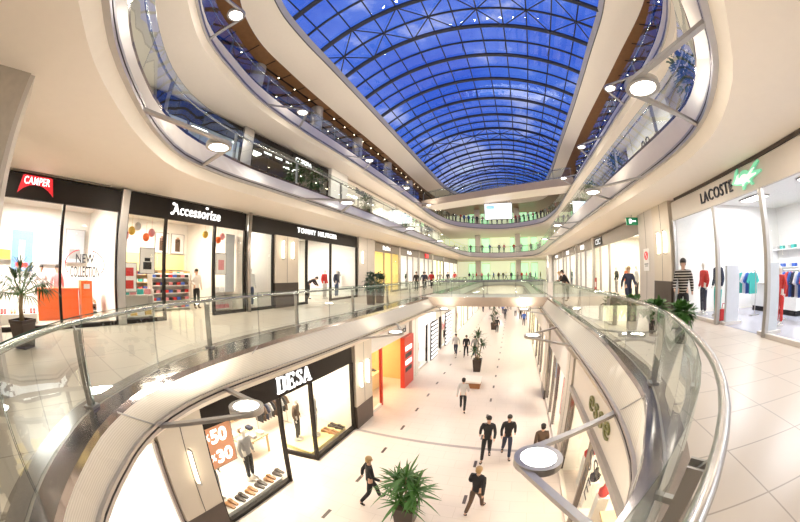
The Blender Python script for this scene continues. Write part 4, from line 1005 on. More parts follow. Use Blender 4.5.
for y0, y1, fm, lab in ((-2, 6.5, 'white', 'plain white fronted shop nearest on the right second balcony'), (6.8, 12.3, 'taupe', 'grey fascia shop above the big shrub on right second balcony'), (19.3, 28, 'taupe', 'grey fascia shop behind yellowish plants, right second balcony'), (28.3, 40, 'greige', 'far shop along the right second balcony'), (40.3, 52, 'greige', 'last shop along the right second balcony')):
    shopfront(1, XR2, [y0, (y0 + y1) / 2 - 1, (y0 + y1) / 2 + 1, y1], Z2, 3.1, 3.95, lab, fas=fm, post='steel', depth=4.2, power=110, ceil=3.95, open_bays=(1,), light_label=lab)
# --- top balcony: dark shop walls and clad round columns
Z3 = ZL[2]
for y in (4.0, 11.1, 18.0, 25.0, 32.6, 40.5):
    m = MB(); m.lathe([(.5, Z3), (.5, 14.77)], 20, (-13.85, y, 0)); struct(m.build('column', mat('column_cladding', (.62, .60, .58), .3, .45), smooth=False))
for x, sd, nm in ((-16.3, -1, 'left'), (12.3, 1, 'right')):
    for y0 in range(0, 54, 9):
        shopfront(sd, x, [y0 + .2, y0 + 4.2, y0 + 8.8], Z3, 2.9, 4.1, 'dim dark front on the %s top balcony, %s from the near end' % (nm, ORD[y0 // 9]), fas='brown', post='black', depth=2.0, wallm='taupe', power=16, ceil=4.1, light=False)

# --- lower street, left side
XG, XH = -6.0, 2.05
r7, f7 = shopfront(-1, XG, [3.42, 6.15], ZG, 3.05, 3.80, 'black fascia menswear shop with big white letters, lower street', fas='black', depth=5.2, power=10, ceil=3.9, light_label='black fascia menswear shop', sides=(True, False))
m = MB(); m.span((XG, 6.15, ZG + 3.05), (XG - .12, 10.45, ZG + 3.80)); m.build('fascia_extension', M['black'], parent=f7)
m = MB(); xx = XG - .06; m.add([(xx, 7.7, ZG + .16), (xx, 10.4, ZG + .16), (xx, 10.4, ZG + 3.05), (xx, 7.7, ZG + 3.05)], [(0, 1, 2, 3)]); m.add([(xx, 7.7, ZG + .16), (XG - 1.3, 7.45, ZG + .16), (XG - 1.3, 7.45, ZG + 3.05), (xx, 7.7, ZG + 3.05)], [(0, 1, 2, 3)]); part(r7, 'window_pane', m, M['shopglass'])
m = MB(); m.span((XG, 7.7, ZG), (XG - .14, 10.4, ZG + .16)); m.bar((XG - .05, 7.7, ZG + .08), (XG - 1.3, 7.45, ZG + .08), .1, .16); part(r7, 'sill', m, M['black'])
for yv in (7.7, 10.42):
    m = MB(); m.span((XG + .03, yv - .05, ZG), (XG - .1, yv + .05, ZG + 3.05)); part(r7, 'post', m, M['black'])
m = MB(); xb = XG - 5.2
m.add([(xb, 3.42, ZG), (xb, 10.45, ZG), (xb, 10.45, -1.1), (xb, 3.42, -1.1)], [(0, 1, 2, 3)]); m.add([(XG - .15, 10.45, ZG), (xb, 10.45, ZG), (xb, 10.45, -1.1), (XG - .15, 10.45, -1.1)], [(0, 1, 2, 3)]); struct(m.build('wall_shop', M['shopwhite']))
for i, yc in enumerate((4.8, 7.2, 9.2)):
    area((XG - 2.0, yc, -1.3), 1.6, 1.6, 150, (1, .88, .7))
def serif_word(fz, word, y, z, x, h, mat_, wx=1.0):
    # heavy high-contrast capitals with slab serifs
    G = {'D': [((0, 0), (.2, 1)), ((.26, .9), (.55, 1)), ((.26, 0), (.55, .1)), ((.52, .06), (.72, .94)), ((-.06, .94), (.3, 1)), ((-.06, 0), (.3, .06))],
         'E': [((0, 0), (.2, 1)), ((.26, .92), (.62, 1)), ((.26, 0), (.66, .08)), ((.26, .47), (.48, .55)), ((.56, .74), (.62, 1)), ((.58, 0), (.66, .28)), ((-.06, .94), (.3, 1)), ((-.06, 0), (.3, .06)), ((.43, .38), (.48, .64))],
         'A': None, 'S': None}
    m = MB(); adv = {'D': .92, 'E': .84, 'S': .74, 'A': .92}; tot = sum(adv[c] for c in word); u0 = -tot / 2
    def rect(a, b):
        m.span((x + .01, y + (u0 + a[0]) * h, z + (a[1] - .5) * h), (x + .06, y + (u0 + b[0]) * h, z + (b[1] - .5) * h))
    for c in word:
        if G[c]:
            for a, b in G[c]: rect(a, b)
        elif c == 'S':
            pts = [(.56, .80), (.44, .93), (.28, .96), (.13, .88), (.12, .72), (.28, .58), (.44, .46), (.52, .30), (.46, .12), (.30, .04), (.14, .08), (.05, .22)]
            w = [.05, .04, .05, .10, .13, .15, .15, .13, .10, .05, .04, .05]
            for i in range(len(pts) - 1):
                a, b = pts[i], pts[i + 1]; ww = (w[i] + w[i + 1]) / 2
                m.bar((x + .035, y + (u0 + a[0]) * h, z + (a[1] - .5) * h), (x + .035, y + (u0 + b[0]) * h, z + (b[1] - .5) * h), .05, ww * h * 1.15, up=(0, -(b[1] - a[1]), b[0] - a[0]))
            rect((.52, .70), (.58, .98)); rect((.03, .02), (.09, .30))
        else:
            pr = W_(-1, x)
            m.prism([(u * h + y + u0 * h, v * h + z - .5 * h) for u, v in ((.32, 1), (.44, 1), (.80, 0), (.58, 0))], lambda u, v, t: (x + t, u, v), .01, .06)
            m.prism([(u * h + y + u0 * h, v * h + z - .5 * h) for u, v in ((.30, 1), (.36, .9), (.10, 0), (.03, 0))], lambda u, v, t: (x + t, u, v), .01, .06)
            rect((.18, .30), (.56, .38)); rect((-.04, 0), (.20, .06)); rect((.46, 0), (.86, .06))
        u0 += adv[c]
    return m.build('lettering', M[mat_], parent=fz)
serif_word(f7, 'DESA', 6.92, ZG + 3.43, XG, .48, 'signwhite')
pilaster(-1, XG, 2.2, 3.38, ZG, -1.0, 1.0, [(2.86, 'tall glowing sconce on beige pilaster left of the menswear shop')], sz=(-3.05, -2.2))
pilaster(-1, XG, 10.5, 12.0, ZG, -1.0, 1.05, [(10.85, 'glowing sconce right of the menswear shop, nearer of the pair'), (11.45, 'glowing sconce right of the menswear shop, farther of the pair')], sz=(-3.1, -2.05))
r, f = shopfront(-1, XG, [-3.0, 2.15], ZG, 3.2, 3.9, 'overexposed white shop window at the near left corner of lower street', fas='cream2', post='ledge', power=300, ceil=3.9, light_label='near left corner window')
r8, f8 = shopfront(-1, XG, [12.1, 13.3, 16.3, 17.4], ZG, 3.0, 3.75, 'orange lit shop with red posts and white fascia, lower street', fas='white', post='redpanel', open_bays=(1,), wallm='orangewall', power=170, color=(1, .75, .45), ceil=3.75, light_label='orange lit shop', post_w=.14)
m = MB(); m.span((XG + .0, 15.9, ZG), (XG + .25, 17.5, ZG + 3.0)); part(r8, 'red_panel', m, M['redpanel'])
for k in range(4):
    m = MB(); m.span((XG + .251, 16.05, ZG + 2.2 - k * .42), (XG + .27, 17.1, ZG + 2.45 - k * .42)); part(r8, 'brand_plate', m, M['stripe_w' if k % 2 == 0 else 'stripe_b'])
sign(f8, -1, 'inci', 16.2, ZG + 3.4, XG, 'letterdark', 1.0, .36)
pilaster(-1, XG, 17.6, 18.9, ZG, -1.0, 0, [], mname='white')
r9, f9 = shopfront(-1, XG, [19.0, 21.4, 23.2, 25.6], ZG, 2.9, 3.75, 'sports shop with black and white striped light boards, lower street', fas='white', post='black', open_bays=(1,), power=240, color=(1, .95, .95), ceil=3.75, light_label='striped board sports shop')
m = MB(); m.span((XG + .02, 19.4, ZG + 3.0), (XG + .1, 23.4, ZG + 3.6)); m.build('sign_letters', M['signwhite'], parent=f9)
def striped_board(x, y0, y1, z0, z1, n, label):
    r = empty('striped_light_board', (x, (y0 + y1) / 2, z0)); tag(r, label, 'display board', 'striped light boards')
    m = MB(); m.span((x, y0, z0), (x - .08, y1, z1)); part(r, 'board', m, M['stripe_b'])
    h = (z1 - z0) / n
    for i in range(n):
        m = MB(); m.span((x + .001, y0 + .08, z0 + h * (i + .28)), (x + .02, y1 - .08, z0 + h * (i + .74))); part(r, 'light_bar', m, M['stripe_w'])
striped_board(XG + .16, 22.0, 24.0, ZG, ZG + 2.9, 9, 'black board with glowing white bars on lower street, nearer of the two')
striped_board(XG + .16, 27.0, 29.5, ZG, ZG + 3.0, 9, 'black board with glowing white bars on lower street, farther of the two')
for y0, y1, wm, lab in ((26.0, 33, 'shopwhite', 'white shop with striped board, second sports front on lower street'), (33.4, 42, 'creamglow', 'far left shop on the lower street past the palm'), (42.4, 56, 'shopwhite', 'last left shop on the lower street')):
    shopfront(-1, XG, [y0, y0 + (y1 - y0) * .4, y0 + (y1 - y0) * .6, y1], ZG, 2.9, 3.75, lab, fas='white', post='steel', open_bays=(1,), wallm=wm, power=220, ceil=3.75, light_label=lab)
# --- lower street, right side
r10, f10 = shopfront(1, XH, [3.3, 6.3, 9.2], ZG, 3.15, 4.0, 'cream fascia jewellery shop with olive letters, right of lower street', fas='cream2', post='ledge', wallm='shopwhite', depth=4.0, power=220, color=(1, .85, .62), ceil=3.9, light_label='cream fascia jewellery shop', sill=.1)
sign(f10, 1, 'esse', 6.1, ZG + 3.62, XH, 'lettergreen', 1.75, .34, space=1.12)
m = MB(); m.span((XH - .10, 3.2, ZG + 3.0), (XH + .05, 9.25, ZG + 3.16)); part(r10, 'canopy_strip', m, M['steel'])
pilaster(1, XH, 9.3, 10.4, ZG, -1.0, .5, [], mname='pilaster', bump=.05)
for y0, y1, wm, lab in ((10.5, 15.6, 'shopwhite', 'shop window with pinkish display just past the jewellery shop'), (17.3, 24, 'shopwhite', 'white shop along the right of lower street'), (24.3, 34, 'creamglow', 'third white shop along the right of lower street'), (34.3, 56, 'shopwhite', 'last shop along the right of lower street')):
    shopfront(1, XH, [y0, y0 + (y1 - y0) * .4, y0 + (y1 - y0) * .65, y1], ZG, 2.9, 3.9, lab, fas='greige', post='ledge', depth=4.0, wallm=wm, power=190, color=(1, .88, .72), ceil=3.9, light_label=lab)
pilaster(1, XH, 15.65, 17.2, ZG, -1.0, .5, [], mname='pilaster', bump=.1)
# --- far end: columns and green lit glass
for lv, z0, zt in ((0, 0, 4.09), (1, Z2, 9.42), (2, Z3, 14.8)):
    for x in (-7.0, 1.4):
        m = MB(); m.span((x - .55, 64, z0), (x + .55, 65, zt)); struct(m.build('column', M['greige']))
    nmz = ['main gallery', 'second balcony', 'top balcony'][lv]
    for i, (x0, x1) in enumerate(((-9.2, -7.7), (-6.3, -4.6), (-.2, .7), (2.0, 3.6), (4.2, 5.6))):
        r = empty('lit_glass_panel', ((x0 + x1) / 2, 66, z0)); tag(r, 'green glowing glass panel at the far end of the %s, %s from left' % (nmz, ORD[i]), 'glass panel', 'green glowing glass panels')
        m = MB(); m.span((x0, 66, z0 + .1), (x1, 66.06, z0 + 3.5)); part(r, 'glass', m, M['greenglass'])
        m = MB(); m.span((x0 - .06, 65.95, z0), (x0, 66.1, z0 + 3.6)); m.span((x1, 65.95, z0), (x1 + .06, 66.1, z0 + 3.6)); m.span((x0, 65.95, z0 + 3.5), (x1, 66.1, z0 + 3.6)); part(r, 'frame', m, M['steel'])
    m = MB(); m.span((XW0, 70, z0), (XW1, 70.1, zt)); struct(m.build('wall_back', M['creamglow']))
m = MB(); m.span((-12, 68, ZG), (8, 68.1, -1)); struct(m.build('wall_back', M['shopwhite']))
# ------------------------------------------------------------------ stock in the shops
def place(o, x, y, z, rz=0.0):
    o.location = (x, y, z); o.rotation_euler = (0, 0, rz); return o
def mesh_of(mb_, name, mats, smooth=False):
    me = bpy.data.meshes.new(name); me.from_pydata(mb_.v, [], mb_.f)
    for m in mats: me.materials.append(m)
    me.polygons.foreach_set('use_smooth', [smooth] * len(me.polygons)); return me
m = MB(); tee = [(-.10, .70), (-.22, .66), (-.36, .40), (-.26, .34), (-.20, .46), (-.21, .0), (.21, .0), (.20, .46), (.26, .34), (.36, .40), (.22, .66), (.10, .70), (0, .65)]
m.prism(tee, lambda u, v, t: (u, t, v - .70), -.022, .022); GARMENT = mesh_of(m, 'garment', [M['whitec']])
m = MB(); so = [(-.13, 0), (-.14, .05), (-.12, .10), (-.05, .11), (0, .075), (.08, .05), (.14, .03), (.145, 0)]
m.prism(so, lambda u, v, t: (u, t * (1 - abs(u) * 1.2), v), -.045, .045); SHOE = mesh_of(m, 'shoe', [M['shoe']])
m = MB(); bgp = [(-.16, 0), (-.14, .22), (.14, .22), (.16, 0)]; m.prism(bgp, lambda u, v, t: (u, t, v), -.05, .05); m.tube([(-.08, 0, .22), (-.06, 0, .33), (.06, 0, .33), (.08, 0, .22)], .01, 5); BAG = mesh_of(m, 'handbag', [M['redc']])
m = MB(); m.span((-.15, -.1, 0), (.15, .1, .12)); m.span((-.155, -.105, .09), (.155, .105, .13)); BOX = mesh_of(m, 'box', [M['whitec']])
CN = {'blackcloth': 'black', 'navy': 'navy', 'redc': 'red', 'grey': 'grey', 'brownc': 'brown', 'whitec': 'white', 'ltgrey': 'pale grey', 'pinkc': 'pink', 'bluec': 'blue', 'tealc': 'teal', 'yellowc': 'mustard', 'orangec': 'orange', 'shoe': 'dark', 'shoetan': 'tan', 'denim': 'denim blue'}
def single(me, kind, x, y, z, rz, col, label, cat, group, sc=1.0):
    o = mesh_obj(kind, me, None, [M[col]]); place(o, x, y, z, rz); o.scale = (sc,) * 3; tag(o, label, cat, group); return o
def rack(x, y, z, L, cols, shop, axis='y', n=9):
    r = empty('clothes_rack', (x, y, z), 0 if axis == 'y' else PI / 2); tag(r, 'steel clothes rail with hanging garments in the ' + shop, 'clothes rack')
    m = MB(); m.tube([(0, -L / 2, 1.45), (0, L / 2, 1.45)], .016, 6); m.build('rail', M['chrome'], r)
    for s in (-1, 1):
        m = MB(); m.tube([(0, s * L / 2, .03), (0, s * L / 2, 1.45)], .018, 6); m.span((-.25, s * L / 2 - .03, 0), (.25, s * L / 2 + .03, .03)); m.build('leg', M['chrome'], r)
    for i in range(n):
        d = -L / 2 + L * (i + .8) / (n + .6); c = cols[i % len(cols)]
        px, py = (x, y + d) if axis == 'y' else (x - d, y)
        single(GARMENT, 'garment', px, py, z + 1.40, (0 if axis == 'y' else PI / 2), c, '%s garment, %s along the rail in the %s' % (CN[c], ORD[i], shop), 'garment', 'garments on the rail in the ' + shop)
def shelf(x, y, z, L, h, d, nsh, shop, items, side, mk='shelfwood', per=6, which='box'):
    r = empty('shelf_unit', (x, y, z)); tag(r, 'shelf unit holding stock, ' + shop, 'shelf')
    sp_ = L / per; vs_ = (h - .3) / max(1, nsh - 1); need = {'box': (.23, .15), 'bag': (.36, .36), 'shoe': (.13, .14)}[which]; sc_ = min(1.0, (sp_ - .012) / need[0], (vs_ - .04) / need[1], (d - .08) / .33)
    m = MB(); m.span((-.02, -L / 2, 0), (.02, L / 2, h)); b = m.build('back_panel', M[mk], r); b.location = (side * d / 2, 0, 0)
    for s in (-1, 1): m = MB(); m.span((-d / 2, s * L / 2 - .02, 0), (d / 2, s * L / 2 + .02, h)); m.build('side_panel', M[mk], r)
    me = {'box': BOX, 'bag': BAG, 'shoe': SHOE}[which]; k = 0
    for i in range(nsh):
        zz = .12 + (h - .3) * i / max(1, nsh - 1)
        m = MB(); m.span((-d / 2, -L / 2 + .02, zz - .03), (d / 2 - .03, L / 2 - .02, zz)); m.build('shelf_board', M[mk], r)
        for j in range(per):
            c = items[(i * 3 + j * 5 + k) % len(items)]; k += 1
            single(me, {'box': 'box', 'bag': 'handbag', 'shoe': 'shoe'}[which], x - side * .04, y - L / 2 + .02 + (L - .04) * (j + .5) / per, z + zz + .004, PI / 2 if which == 'bag' else 0 if which == 'box' else (0 if side < 0 else PI), c, '%s %s, %s along shelf %s, %s' % (CN[c], {'box': 'stock box', 'bag': 'handbag', 'shoe': 'display shoe'}[which], ORD[j], ['one', 'two', 'three', 'four', 'five', 'six'][i], shop), {'box': 'box', 'bag': 'bag', 'shoe': 'shoe'}[which], 'stock on the shelves of the ' + shop, sc_)
def plinth(x, y, z, sx, sy, h, shop, mk='white', shoes=0, cols=('shoe', 'shoetan'), face=0.0, along='y'):
    r = empty('display_plinth', (x, y, z)); tag(r, 'low display plinth in the window of the ' + shop, 'plinth')
    m = MB(); m.span((-sx / 2 + .03, -sy / 2 + .03, 0), (sx / 2 - .03, sy / 2 - .03, h - .03)); m.build('base', M[mk], r); m = MB(); m.span((-sx / 2, -sy / 2, h - .03), (sx / 2, sy / 2, h)); m.build('top', M[mk], r)
    for i in range(shoes):
        c = cols[(i // 2) % len(cols)]; t = -sy / 2 + sy * (i // 2 + .5) / (shoes / 2) + (.06 if i % 2 else -.06)
        single(SHOE, 'shoe', x + .03 * (i % 3), y + t, z + h + .004, face, c, '%s shoe on the window plinth of the %s, %s along' % (CN[c], shop, ORD[i]), 'shoe', 'shoes on the plinth of the ' + shop, 1.15)
def mannequin(x, y, z, face, top, bottom, label, kind='stand', h=1.85, head=True):
    pr = human(kind); r = empty('mannequin', (x, y, z), face); r.scale = (h / 1.75,) * 3; tag(r, label, 'mannequin')
    m = MB(); m.lathe([(.2, 0), (.2, .015)], 20); m.build('base', M['chrome'], r)
    for nm, mk in (('body', 'mannequin'), ('jacket', top), ('trousers', bottom)):
        if mk: o = mesh_obj(nm, pr[nm], r, [M[mk]]); o.location = (0, 0, pr['lift'] + .012)
    return r
def poster(side, x, y, z, w, h, mk, label, blocks=(), name='poster'):
    r = empty(name, (x, y, z)); tag(r, label, 'poster')
    m = MB(); m.span((0, -w / 2 - .03, -h / 2 - .03), (side * .03, w / 2 + .03, h / 2 + .03)); m.build('frame', M['grey'], r)
    m = MB(); m.span((-side * .006, -w / 2, -h / 2), (0, w / 2, h / 2)); p_ = m.build('print', M[mk], r)
    for b, (y0, z0, y1, z1, bm_) in enumerate(blocks):
        m = MB(); m.span((-side * .012, y0 * w, z0 * h), (-side * .006, y1 * w, z1 * h)); m.build('picture', M[bm_], p_)
    return r
# first shop (red shield sign)
S = 'red shield shoe shop'
r = empty('service_desk', (-12.2, 1.5, 0)); tag(r, 'bright orange service desk in the red shield shoe shop', 'desk')
m = MB(); m.span((-12.45, .45, 0), (-12.0, 2.05, .95)); m.span((-12.5, .4, .95), (-11.95, 2.1, 1.0)); part(r, 'counter', m, M['orangec'])
m = MB(); m.span((-12.3, 2.12, 0), (-11.7, 2.55, 1.25)); part(r, 'tall_end_panel', m, M['orangec'])
m = MB(); m.span((-11.69, 2.22, 1.0), (-11.68, 2.45, 1.15)); part(r, 'label_plate', m, M['paper'])
poster(-1, -14.85, -1.1, 2.35, .7, .9, 'paper', 'landscape poster with green field on back wall of first shop', [(-.5, -.5, .5, -.1, 'yellowc')])
poster(-1, -14.9, -.2, 2.25, 1.0, 1.5, 'posterblue', 'tall blue poster with sailing picture on back wall of first shop', [(-.15, -.3, .12, .25, 'whitec'), (-.3, -.42, .3, -.3, 'redc')])
poster(-1, -14.9, 1.2, 2.55, .9, 1.5, 'postergrey', 'grey poster of a white tower on back wall of first shop', [(-.1, -.4, .1, .4, 'whitec')])
poster(-1, -14.9, 2.35, 2.55, .9, 1.3, 'postergrey', 'second grey poster nearest the right end of first shop', [(-.3, -.4, .3, -.1, 'grey')])
plinth(-11.6, -.7, 0, .6, 2.2, .3, S, shoes=12, cols=('shoetan', 'shoe', 'redc'))
shelf(-13.4, 2.85, 0, .01 + 1.2, .01 + .55, .5, 2, 'low side of the red shield shoe shop', ['shoe', 'shoetan', 'brownc'], -1, 'white', 4, 'shoe')
shelf(-14.7, -2.35, 0, 1.0, 2.4, .4, 4, 'rear of the red shield shoe shop', ['whitec', 'grey', 'redc'], -1, 'white', 5)
o = decal('NEW', -1, 1.95, 1.92, XL + .0, 'letterdark', .62, .24, 'dark window lettering reading NEW on glass of first shop', offset=.004)
o = decal('COLLECTION', -1, 1.95, 1.55, XL + .0, 'letterdark', .98, .30, 'dark window lettering reading COLLECTION on glass of first shop', offset=.004)
for a_, b_, nm in ((-.6, 1.2, 'right'), (1.9, 3.7, 'left')):
    m = MB(); m.tube([(XL, 1.95 + .66 * math.cos(a_ + (b_ - a_) * i / 14), 1.75 + .42 * math.sin(a_ + (b_ - a_) * i / 14)) for i in range(15)], .012, 5)
    o = m.build('window_arc', M['signred']); tag(o, 'thin red arc drawn on first shop window, %s of the lettering' % nm, 'decal')
# accessories shop
S = 'accessories shop'; many = ['pinkc', 'whitec', 'redc', 'yellowc', 'brownc', 'tealc', 'blackcloth', 'orangec', 'bluec', 'whitec']
for i, (y, w) in enumerate(((7.6, .75), (8.55, .75), (9.4 - 1.5 + 1.6, .0))):
    if w: poster(-1, -14.95, y - .6, 3.0, w, .95, 'paper', '%s framed fashion portrait high on back wall of accessories shop' % ORD[i], [(-.2, -.4, .2, .25, 'brownc'), (-.12, .1, .12, .35, 'skin')])
m = MB(); m.span((-15.0, 3.5, 1.7), (-14.97, 8.4, 2.45)); o = m.build('slat_wall', M['yellowwall']); tag(o, 'yellow slatted display band along back wall of accessories shop', 'wall panel')
shelf(-12.6, 6.3, 0, 1.9, 1.55, .5, 5, 'accessories shop centre gondola', many, -1, 'white', 9)
shelf(-14.6, 5.2, 0, 2.8, 1.65, .5, 5, 'accessories shop back wall', many, -1, 'shelfwood', 10)
shelf(-14.6, 7.6, 0, 1.6, 1.65, .5, 4, 'accessories shop back corner', many[::-1], -1, 'shelfwood', 7, 'bag')
shelf(-11.0, 4.1, 0, 1.2, 1.0, .5, 2, 'left window of the accessories shop', ['whitec', 'pinkc', 'yellowc', 'tealc'], -1, 'white', 4, 'bag')
shelf(-11.0, 7.9, 0, 1.1, 1.0, .5, 2, 'right window of the accessories shop', ['pinkc', 'whitec', 'redc'], -1, 'white', 4, 'bag')
poster(-1, -10.5, 4.35, 1.95, .55, .8, 'paper', 'white card with dark handbag in left window of accessories shop', [(-.3, -.35, .3, -.05, 'blackcloth'), (-.2, -.02, .2, .12, 'blackcloth')], 'hanging_card')
poster(-1, -10.6, 3.7, 1.4, .5, .9, 'paper', 'white card with red letters at left edge of accessories window', [(-.3, -.4, .3, -.1, 'redc'), (-.3, .05, .3, .35, 'redc')], 'hanging_card')
poster(-1, -10.6, 7.75, 1.95, .5, .8, 'paper', 'white card with pink picture in right window of accessories shop', [(-.3, -.3, .3, .2, 'pinkc')], 'hanging_card')
m = MB(); m.span((-10.7, 8.02, .8), (-10.66, 8.5, 3.2)); o = m.build('grey_banner', M['postergrey']); tag(o, 'tall grey hanging banner in right window of accessories shop', 'banner')
for i in range(9):
    yy_ = 3.55 + (i % 5) * .27 if i < 5 else 7.15 + (i - 5) * .3; c = ['pinkc', 'yellowc', 'whitec', 'orangec'][i % 4]
    m = MB(); m.ell((0, 0, 0), (.13, .13, .15), 10, 8); m.tube([(0, 0, .14), (0, 0, .5)], .004, 4); o = m.build('paper_lantern', M[c], smooth=True); place(o, -10.75 - .12 * (i % 3), yy_, 2.75 + .18 * (i % 3)); tag(o, '%s paper lantern hung %s along the window top of the accessories shop' % (CN[c], ORD[i]), 'lantern', 'hanging window lanterns')
# clothes shops on the left gallery
S = 'long black fascia clothes shop'
mannequin(-10.9, 9.2, 0, -1.57, 'bluec', 'redc', 'mannequin in blue top and red trousers in narrow lit window bay')
mannequin(-11.2, 9.95, 0, -1.57, 'whitec', 'denim', 'mannequin in white top and jeans in narrow lit window bay')
mannequin(-11.2, 16.2, 0, -1.57, 'redc', 'ltgrey', 'mannequin in red sweater in window of long black fascia shop')
mannequin(-11.0, 17.3, 0, -1.57, 'navy', 'denim', 'mannequin in navy jacket and jeans in window of black fascia shop')
o = single(GARMENT, 'garment', -11.3, 17.95, 1.75, PI / 2, 'grey', 'grey coat hanging alone at far end of black fascia shop window', 'garment', None, 1.0)
rack(-13.3, 13.3, 0, 1.6, ['navy', 'yellowc', 'blackcloth', 'redc'], S)
shelf(-14.6, 14.5, 0, 2.4, 2.2, .4, 4, S, ['navy', 'whitec', 'redc', 'bluec'], -1, 'shelfwood', 6)
m = MB(); m.span((-12.4, 12.5, 0), (-12.0, 12.9, 2.4)); r = empty('display_totem', (-12.2, 12.7, 0)); part(r, 'pillar', m, M['navy']); m = MB(); m.span((-12.0, 12.52, 1.2), (-11.99, 12.88, 2.0)); part(r, 'panel', m, M['bluec']); tag(r, 'dark blue display pillar inside the entrance of black fascia shop', 'display')
S = 'yellow lit bag shop'
shelf(-13.8, 24, 0, 4.0, 2.2, .45, 4, S, ['brownc', 'blackcloth', 'yellowc', 'shoetan'], -1, 'shelfwood', 8, 'bag')
plinth(-11.4, 22.2, 0, .7, 1.6, .6, S, 'yellowwall')
S = 'clothes shop beyond the yellow one'
mannequin(-11.0, 27.8, 0, -1.57, 'pinkc', 'whitec', 'mannequin in pink top in window beyond the yellow lit shop'); mannequin(-11.0, 31, 0, -1.57, 'blackcloth', 'grey', 'mannequin in black beyond the yellow lit shop, far window')
rack(-12.6, 29.3, 0, 1.8, ['pinkc', 'whitec', 'redc', 'blackcloth'], S)
rack(-12.4, 35, 0, 1.8, ['blackcloth', 'brownc', 'grey'], 'shop with the small pink sign')
mannequin(-11, 41, 0, -1.57, 'brownc', 'blackcloth', 'mannequin in brown in the dark framed far left shop')
# white sportswear shop
S = 'white sportswear shop'
shelf(12.4, 9.3, 0, 3.0, 2.4, .45, 4, S, ['whitec', 'tealc', 'bluec', 'ltgrey'], 1, 'white', 8)
shelf(12.4, 5.2, 0, 3.2, 2.4, .45, 4, S + ' far corner', ['bluec', 'whitec', 'redc', 'navy'], 1, 'white', 8)
m = MB(); m.add([(6.5, -1.9, .006), (12.8, -1.9, .006), (12.8, 10.8, .006), (6.5, 10.8, .006)], [(0, 1, 2, 3)]); struct(m.build('floor', mat('grey_shop_floor', (.40, .40, .45), .15)))
r = empty('sales_counter', (10.2, 8.8, 0)); tag(r, 'white sales counter with dark plinth in white sportswear shop', 'counter')
m = MB(); m.span((9.9, 7.5, .18), (10.5, 10.1, .95)); part(r, 'body', m, M['white']); m = MB(); m.span((9.95, 7.55, 0), (10.45, 10.05, .18)); part(r, 'plinth', m, M['blackcloth']); m = MB(); m.span((9.86, 7.45, .95), (10.54, 10.15, 1.0)); part(r, 'worktop', m, M['ltgrey'])
for y, nm in ((7.95, 'left'), (6.15, 'right')):
    r = empty('security_gate', (6.75, y, 0)); tag(r, 'pale grey security gate at %s side of the white sportswear entrance' % nm, 'security gate')
    m = MB(); m.span((6.6, y - .05, .08), (7.15, y + .05, 1.65)); part(r, 'panel', m, M['postergrey']); m = MB(); m.span((6.5, y - .14, 0), (7.25, y + .14, .08)); part(r, 'base', m, M['ltgrey'])
mannequin(7.3, 10.2, 0, 1.57, 'redc', 'navy', 'mannequin in red and navy in the window left of sportswear entrance', h=1.8)
mannequin(7.4, 9.4, 0, 1.57, 'navy', 'tealc', 'mannequin in navy shirt and teal trousers left of sportswear entrance', h=1.9)
single(BAG, 'handbag', 7.1, 8.6, 0.02, 0, 'redc', 'red bag standing on floor beside the sportswear entrance window', 'bag', None, 1.5)
mannequin(8.1, 6.85, 0, 1.57, 'redc', 'redc', 'mannequin all in red behind right window of the white sportswear shop', h=1.6)
rack(9.0, 6.6, 0, 1.7, ['bluec', 'whitec', 'navy', 'bluec', 'redc'], S + ' window', n=11)
rack(8.9, 9.6, 0, 1.5, ['tealc', 'bluec', 'whitec'], S + ' middle', n=7)
plinth(7.3, 4.0, 0, .6, 1.1, .4, S, 'white', 6, ('whitec', 'navy'))
# right gallery shops
mannequin(7.4, 21.0, 0, 1.57, 'blackcloth', 'grey', 'mannequin in black near the entrance of brown grey fascia shop')
poster(1, 6.2, 22.3, .65, .5, .9, 'redpanel', 'small red poster stand outside the brown grey fascia shop', [(-.3, -.2, .3, .2, 'paper')])
rack(8.6, 17, 0, 2.2, ['whitec', 'blackcloth', 'ltgrey', 'tealc'], 'brown grey fascia shop'); shelf(10.9, 18, 0, 3.5, 2.3, .4, 4, 'brown grey fascia shop', ['brownc', 'tealc', 'whitec', 'blackcloth'], 1, 'shelfwood', 7)
for (x, y, t, b_, lab) in ((7.3, 15.4, 'tealc', 'brownc', 'mannequin in teal top in near window of brown grey fascia shop'), (7.4, 17.3, 'whitec', 'blackcloth', 'mannequin in white top in middle of brown grey fascia shop window'), (7.3, 18.8, 'orangec', 'navy', 'mannequin in orange top in brown grey fascia shop window, far part'),
        (7.2, 31.2, 'blackcloth', 'grey', 'mannequin in black in white lit shop farther along right gallery'), (7.2, 33.4, 'pinkc', 'whitec', 'mannequin in pink in white lit shop farther along right gallery'), (7.2, 36.6, 'navy', 'denim', 'mannequin in navy in white lit shop farther along right gallery'), (7.2, 40.5, 'redc', 'blackcloth', 'mannequin in red in small far shop on the right gallery')):
    mannequin(x, y, 0, 1.57, t, b_, lab)
for (x, y, t, b_, lab) in ((-6.9, 35, 'blackcloth', 'denim', 'mannequin in black in far left shop of lower street'), (-6.9, 38.6, 'redc', 'grey', 'mannequin in red in far left shop of lower street'), (-6.9, 45, 'bluec', 'navy', 'mannequin in blue in last left shop of lower street')):
    mannequin(x, y, ZG, -1.57, t, b_, lab)
for (x, y, t, b_, lab) in ((-13.6, 22, 'pinkc', 'blackcloth', 'mannequin in pink in cream fascia shop on second balcony'), (-13.6, 26.4, 'whitec', 'denim', 'mannequin in white in cream fascia shop on second balcony'), (-13.6, 11.6, 'redc', 'brownc', 'mannequin in red under the three small lit boards')):
    mannequin(x, y, Z2, -1.57, t, b_, lab)
mannequin(7.3, 25.2, 0, 1.57, 'brownc', 'navy', 'mannequin in brown in the shop behind the leaning pair')
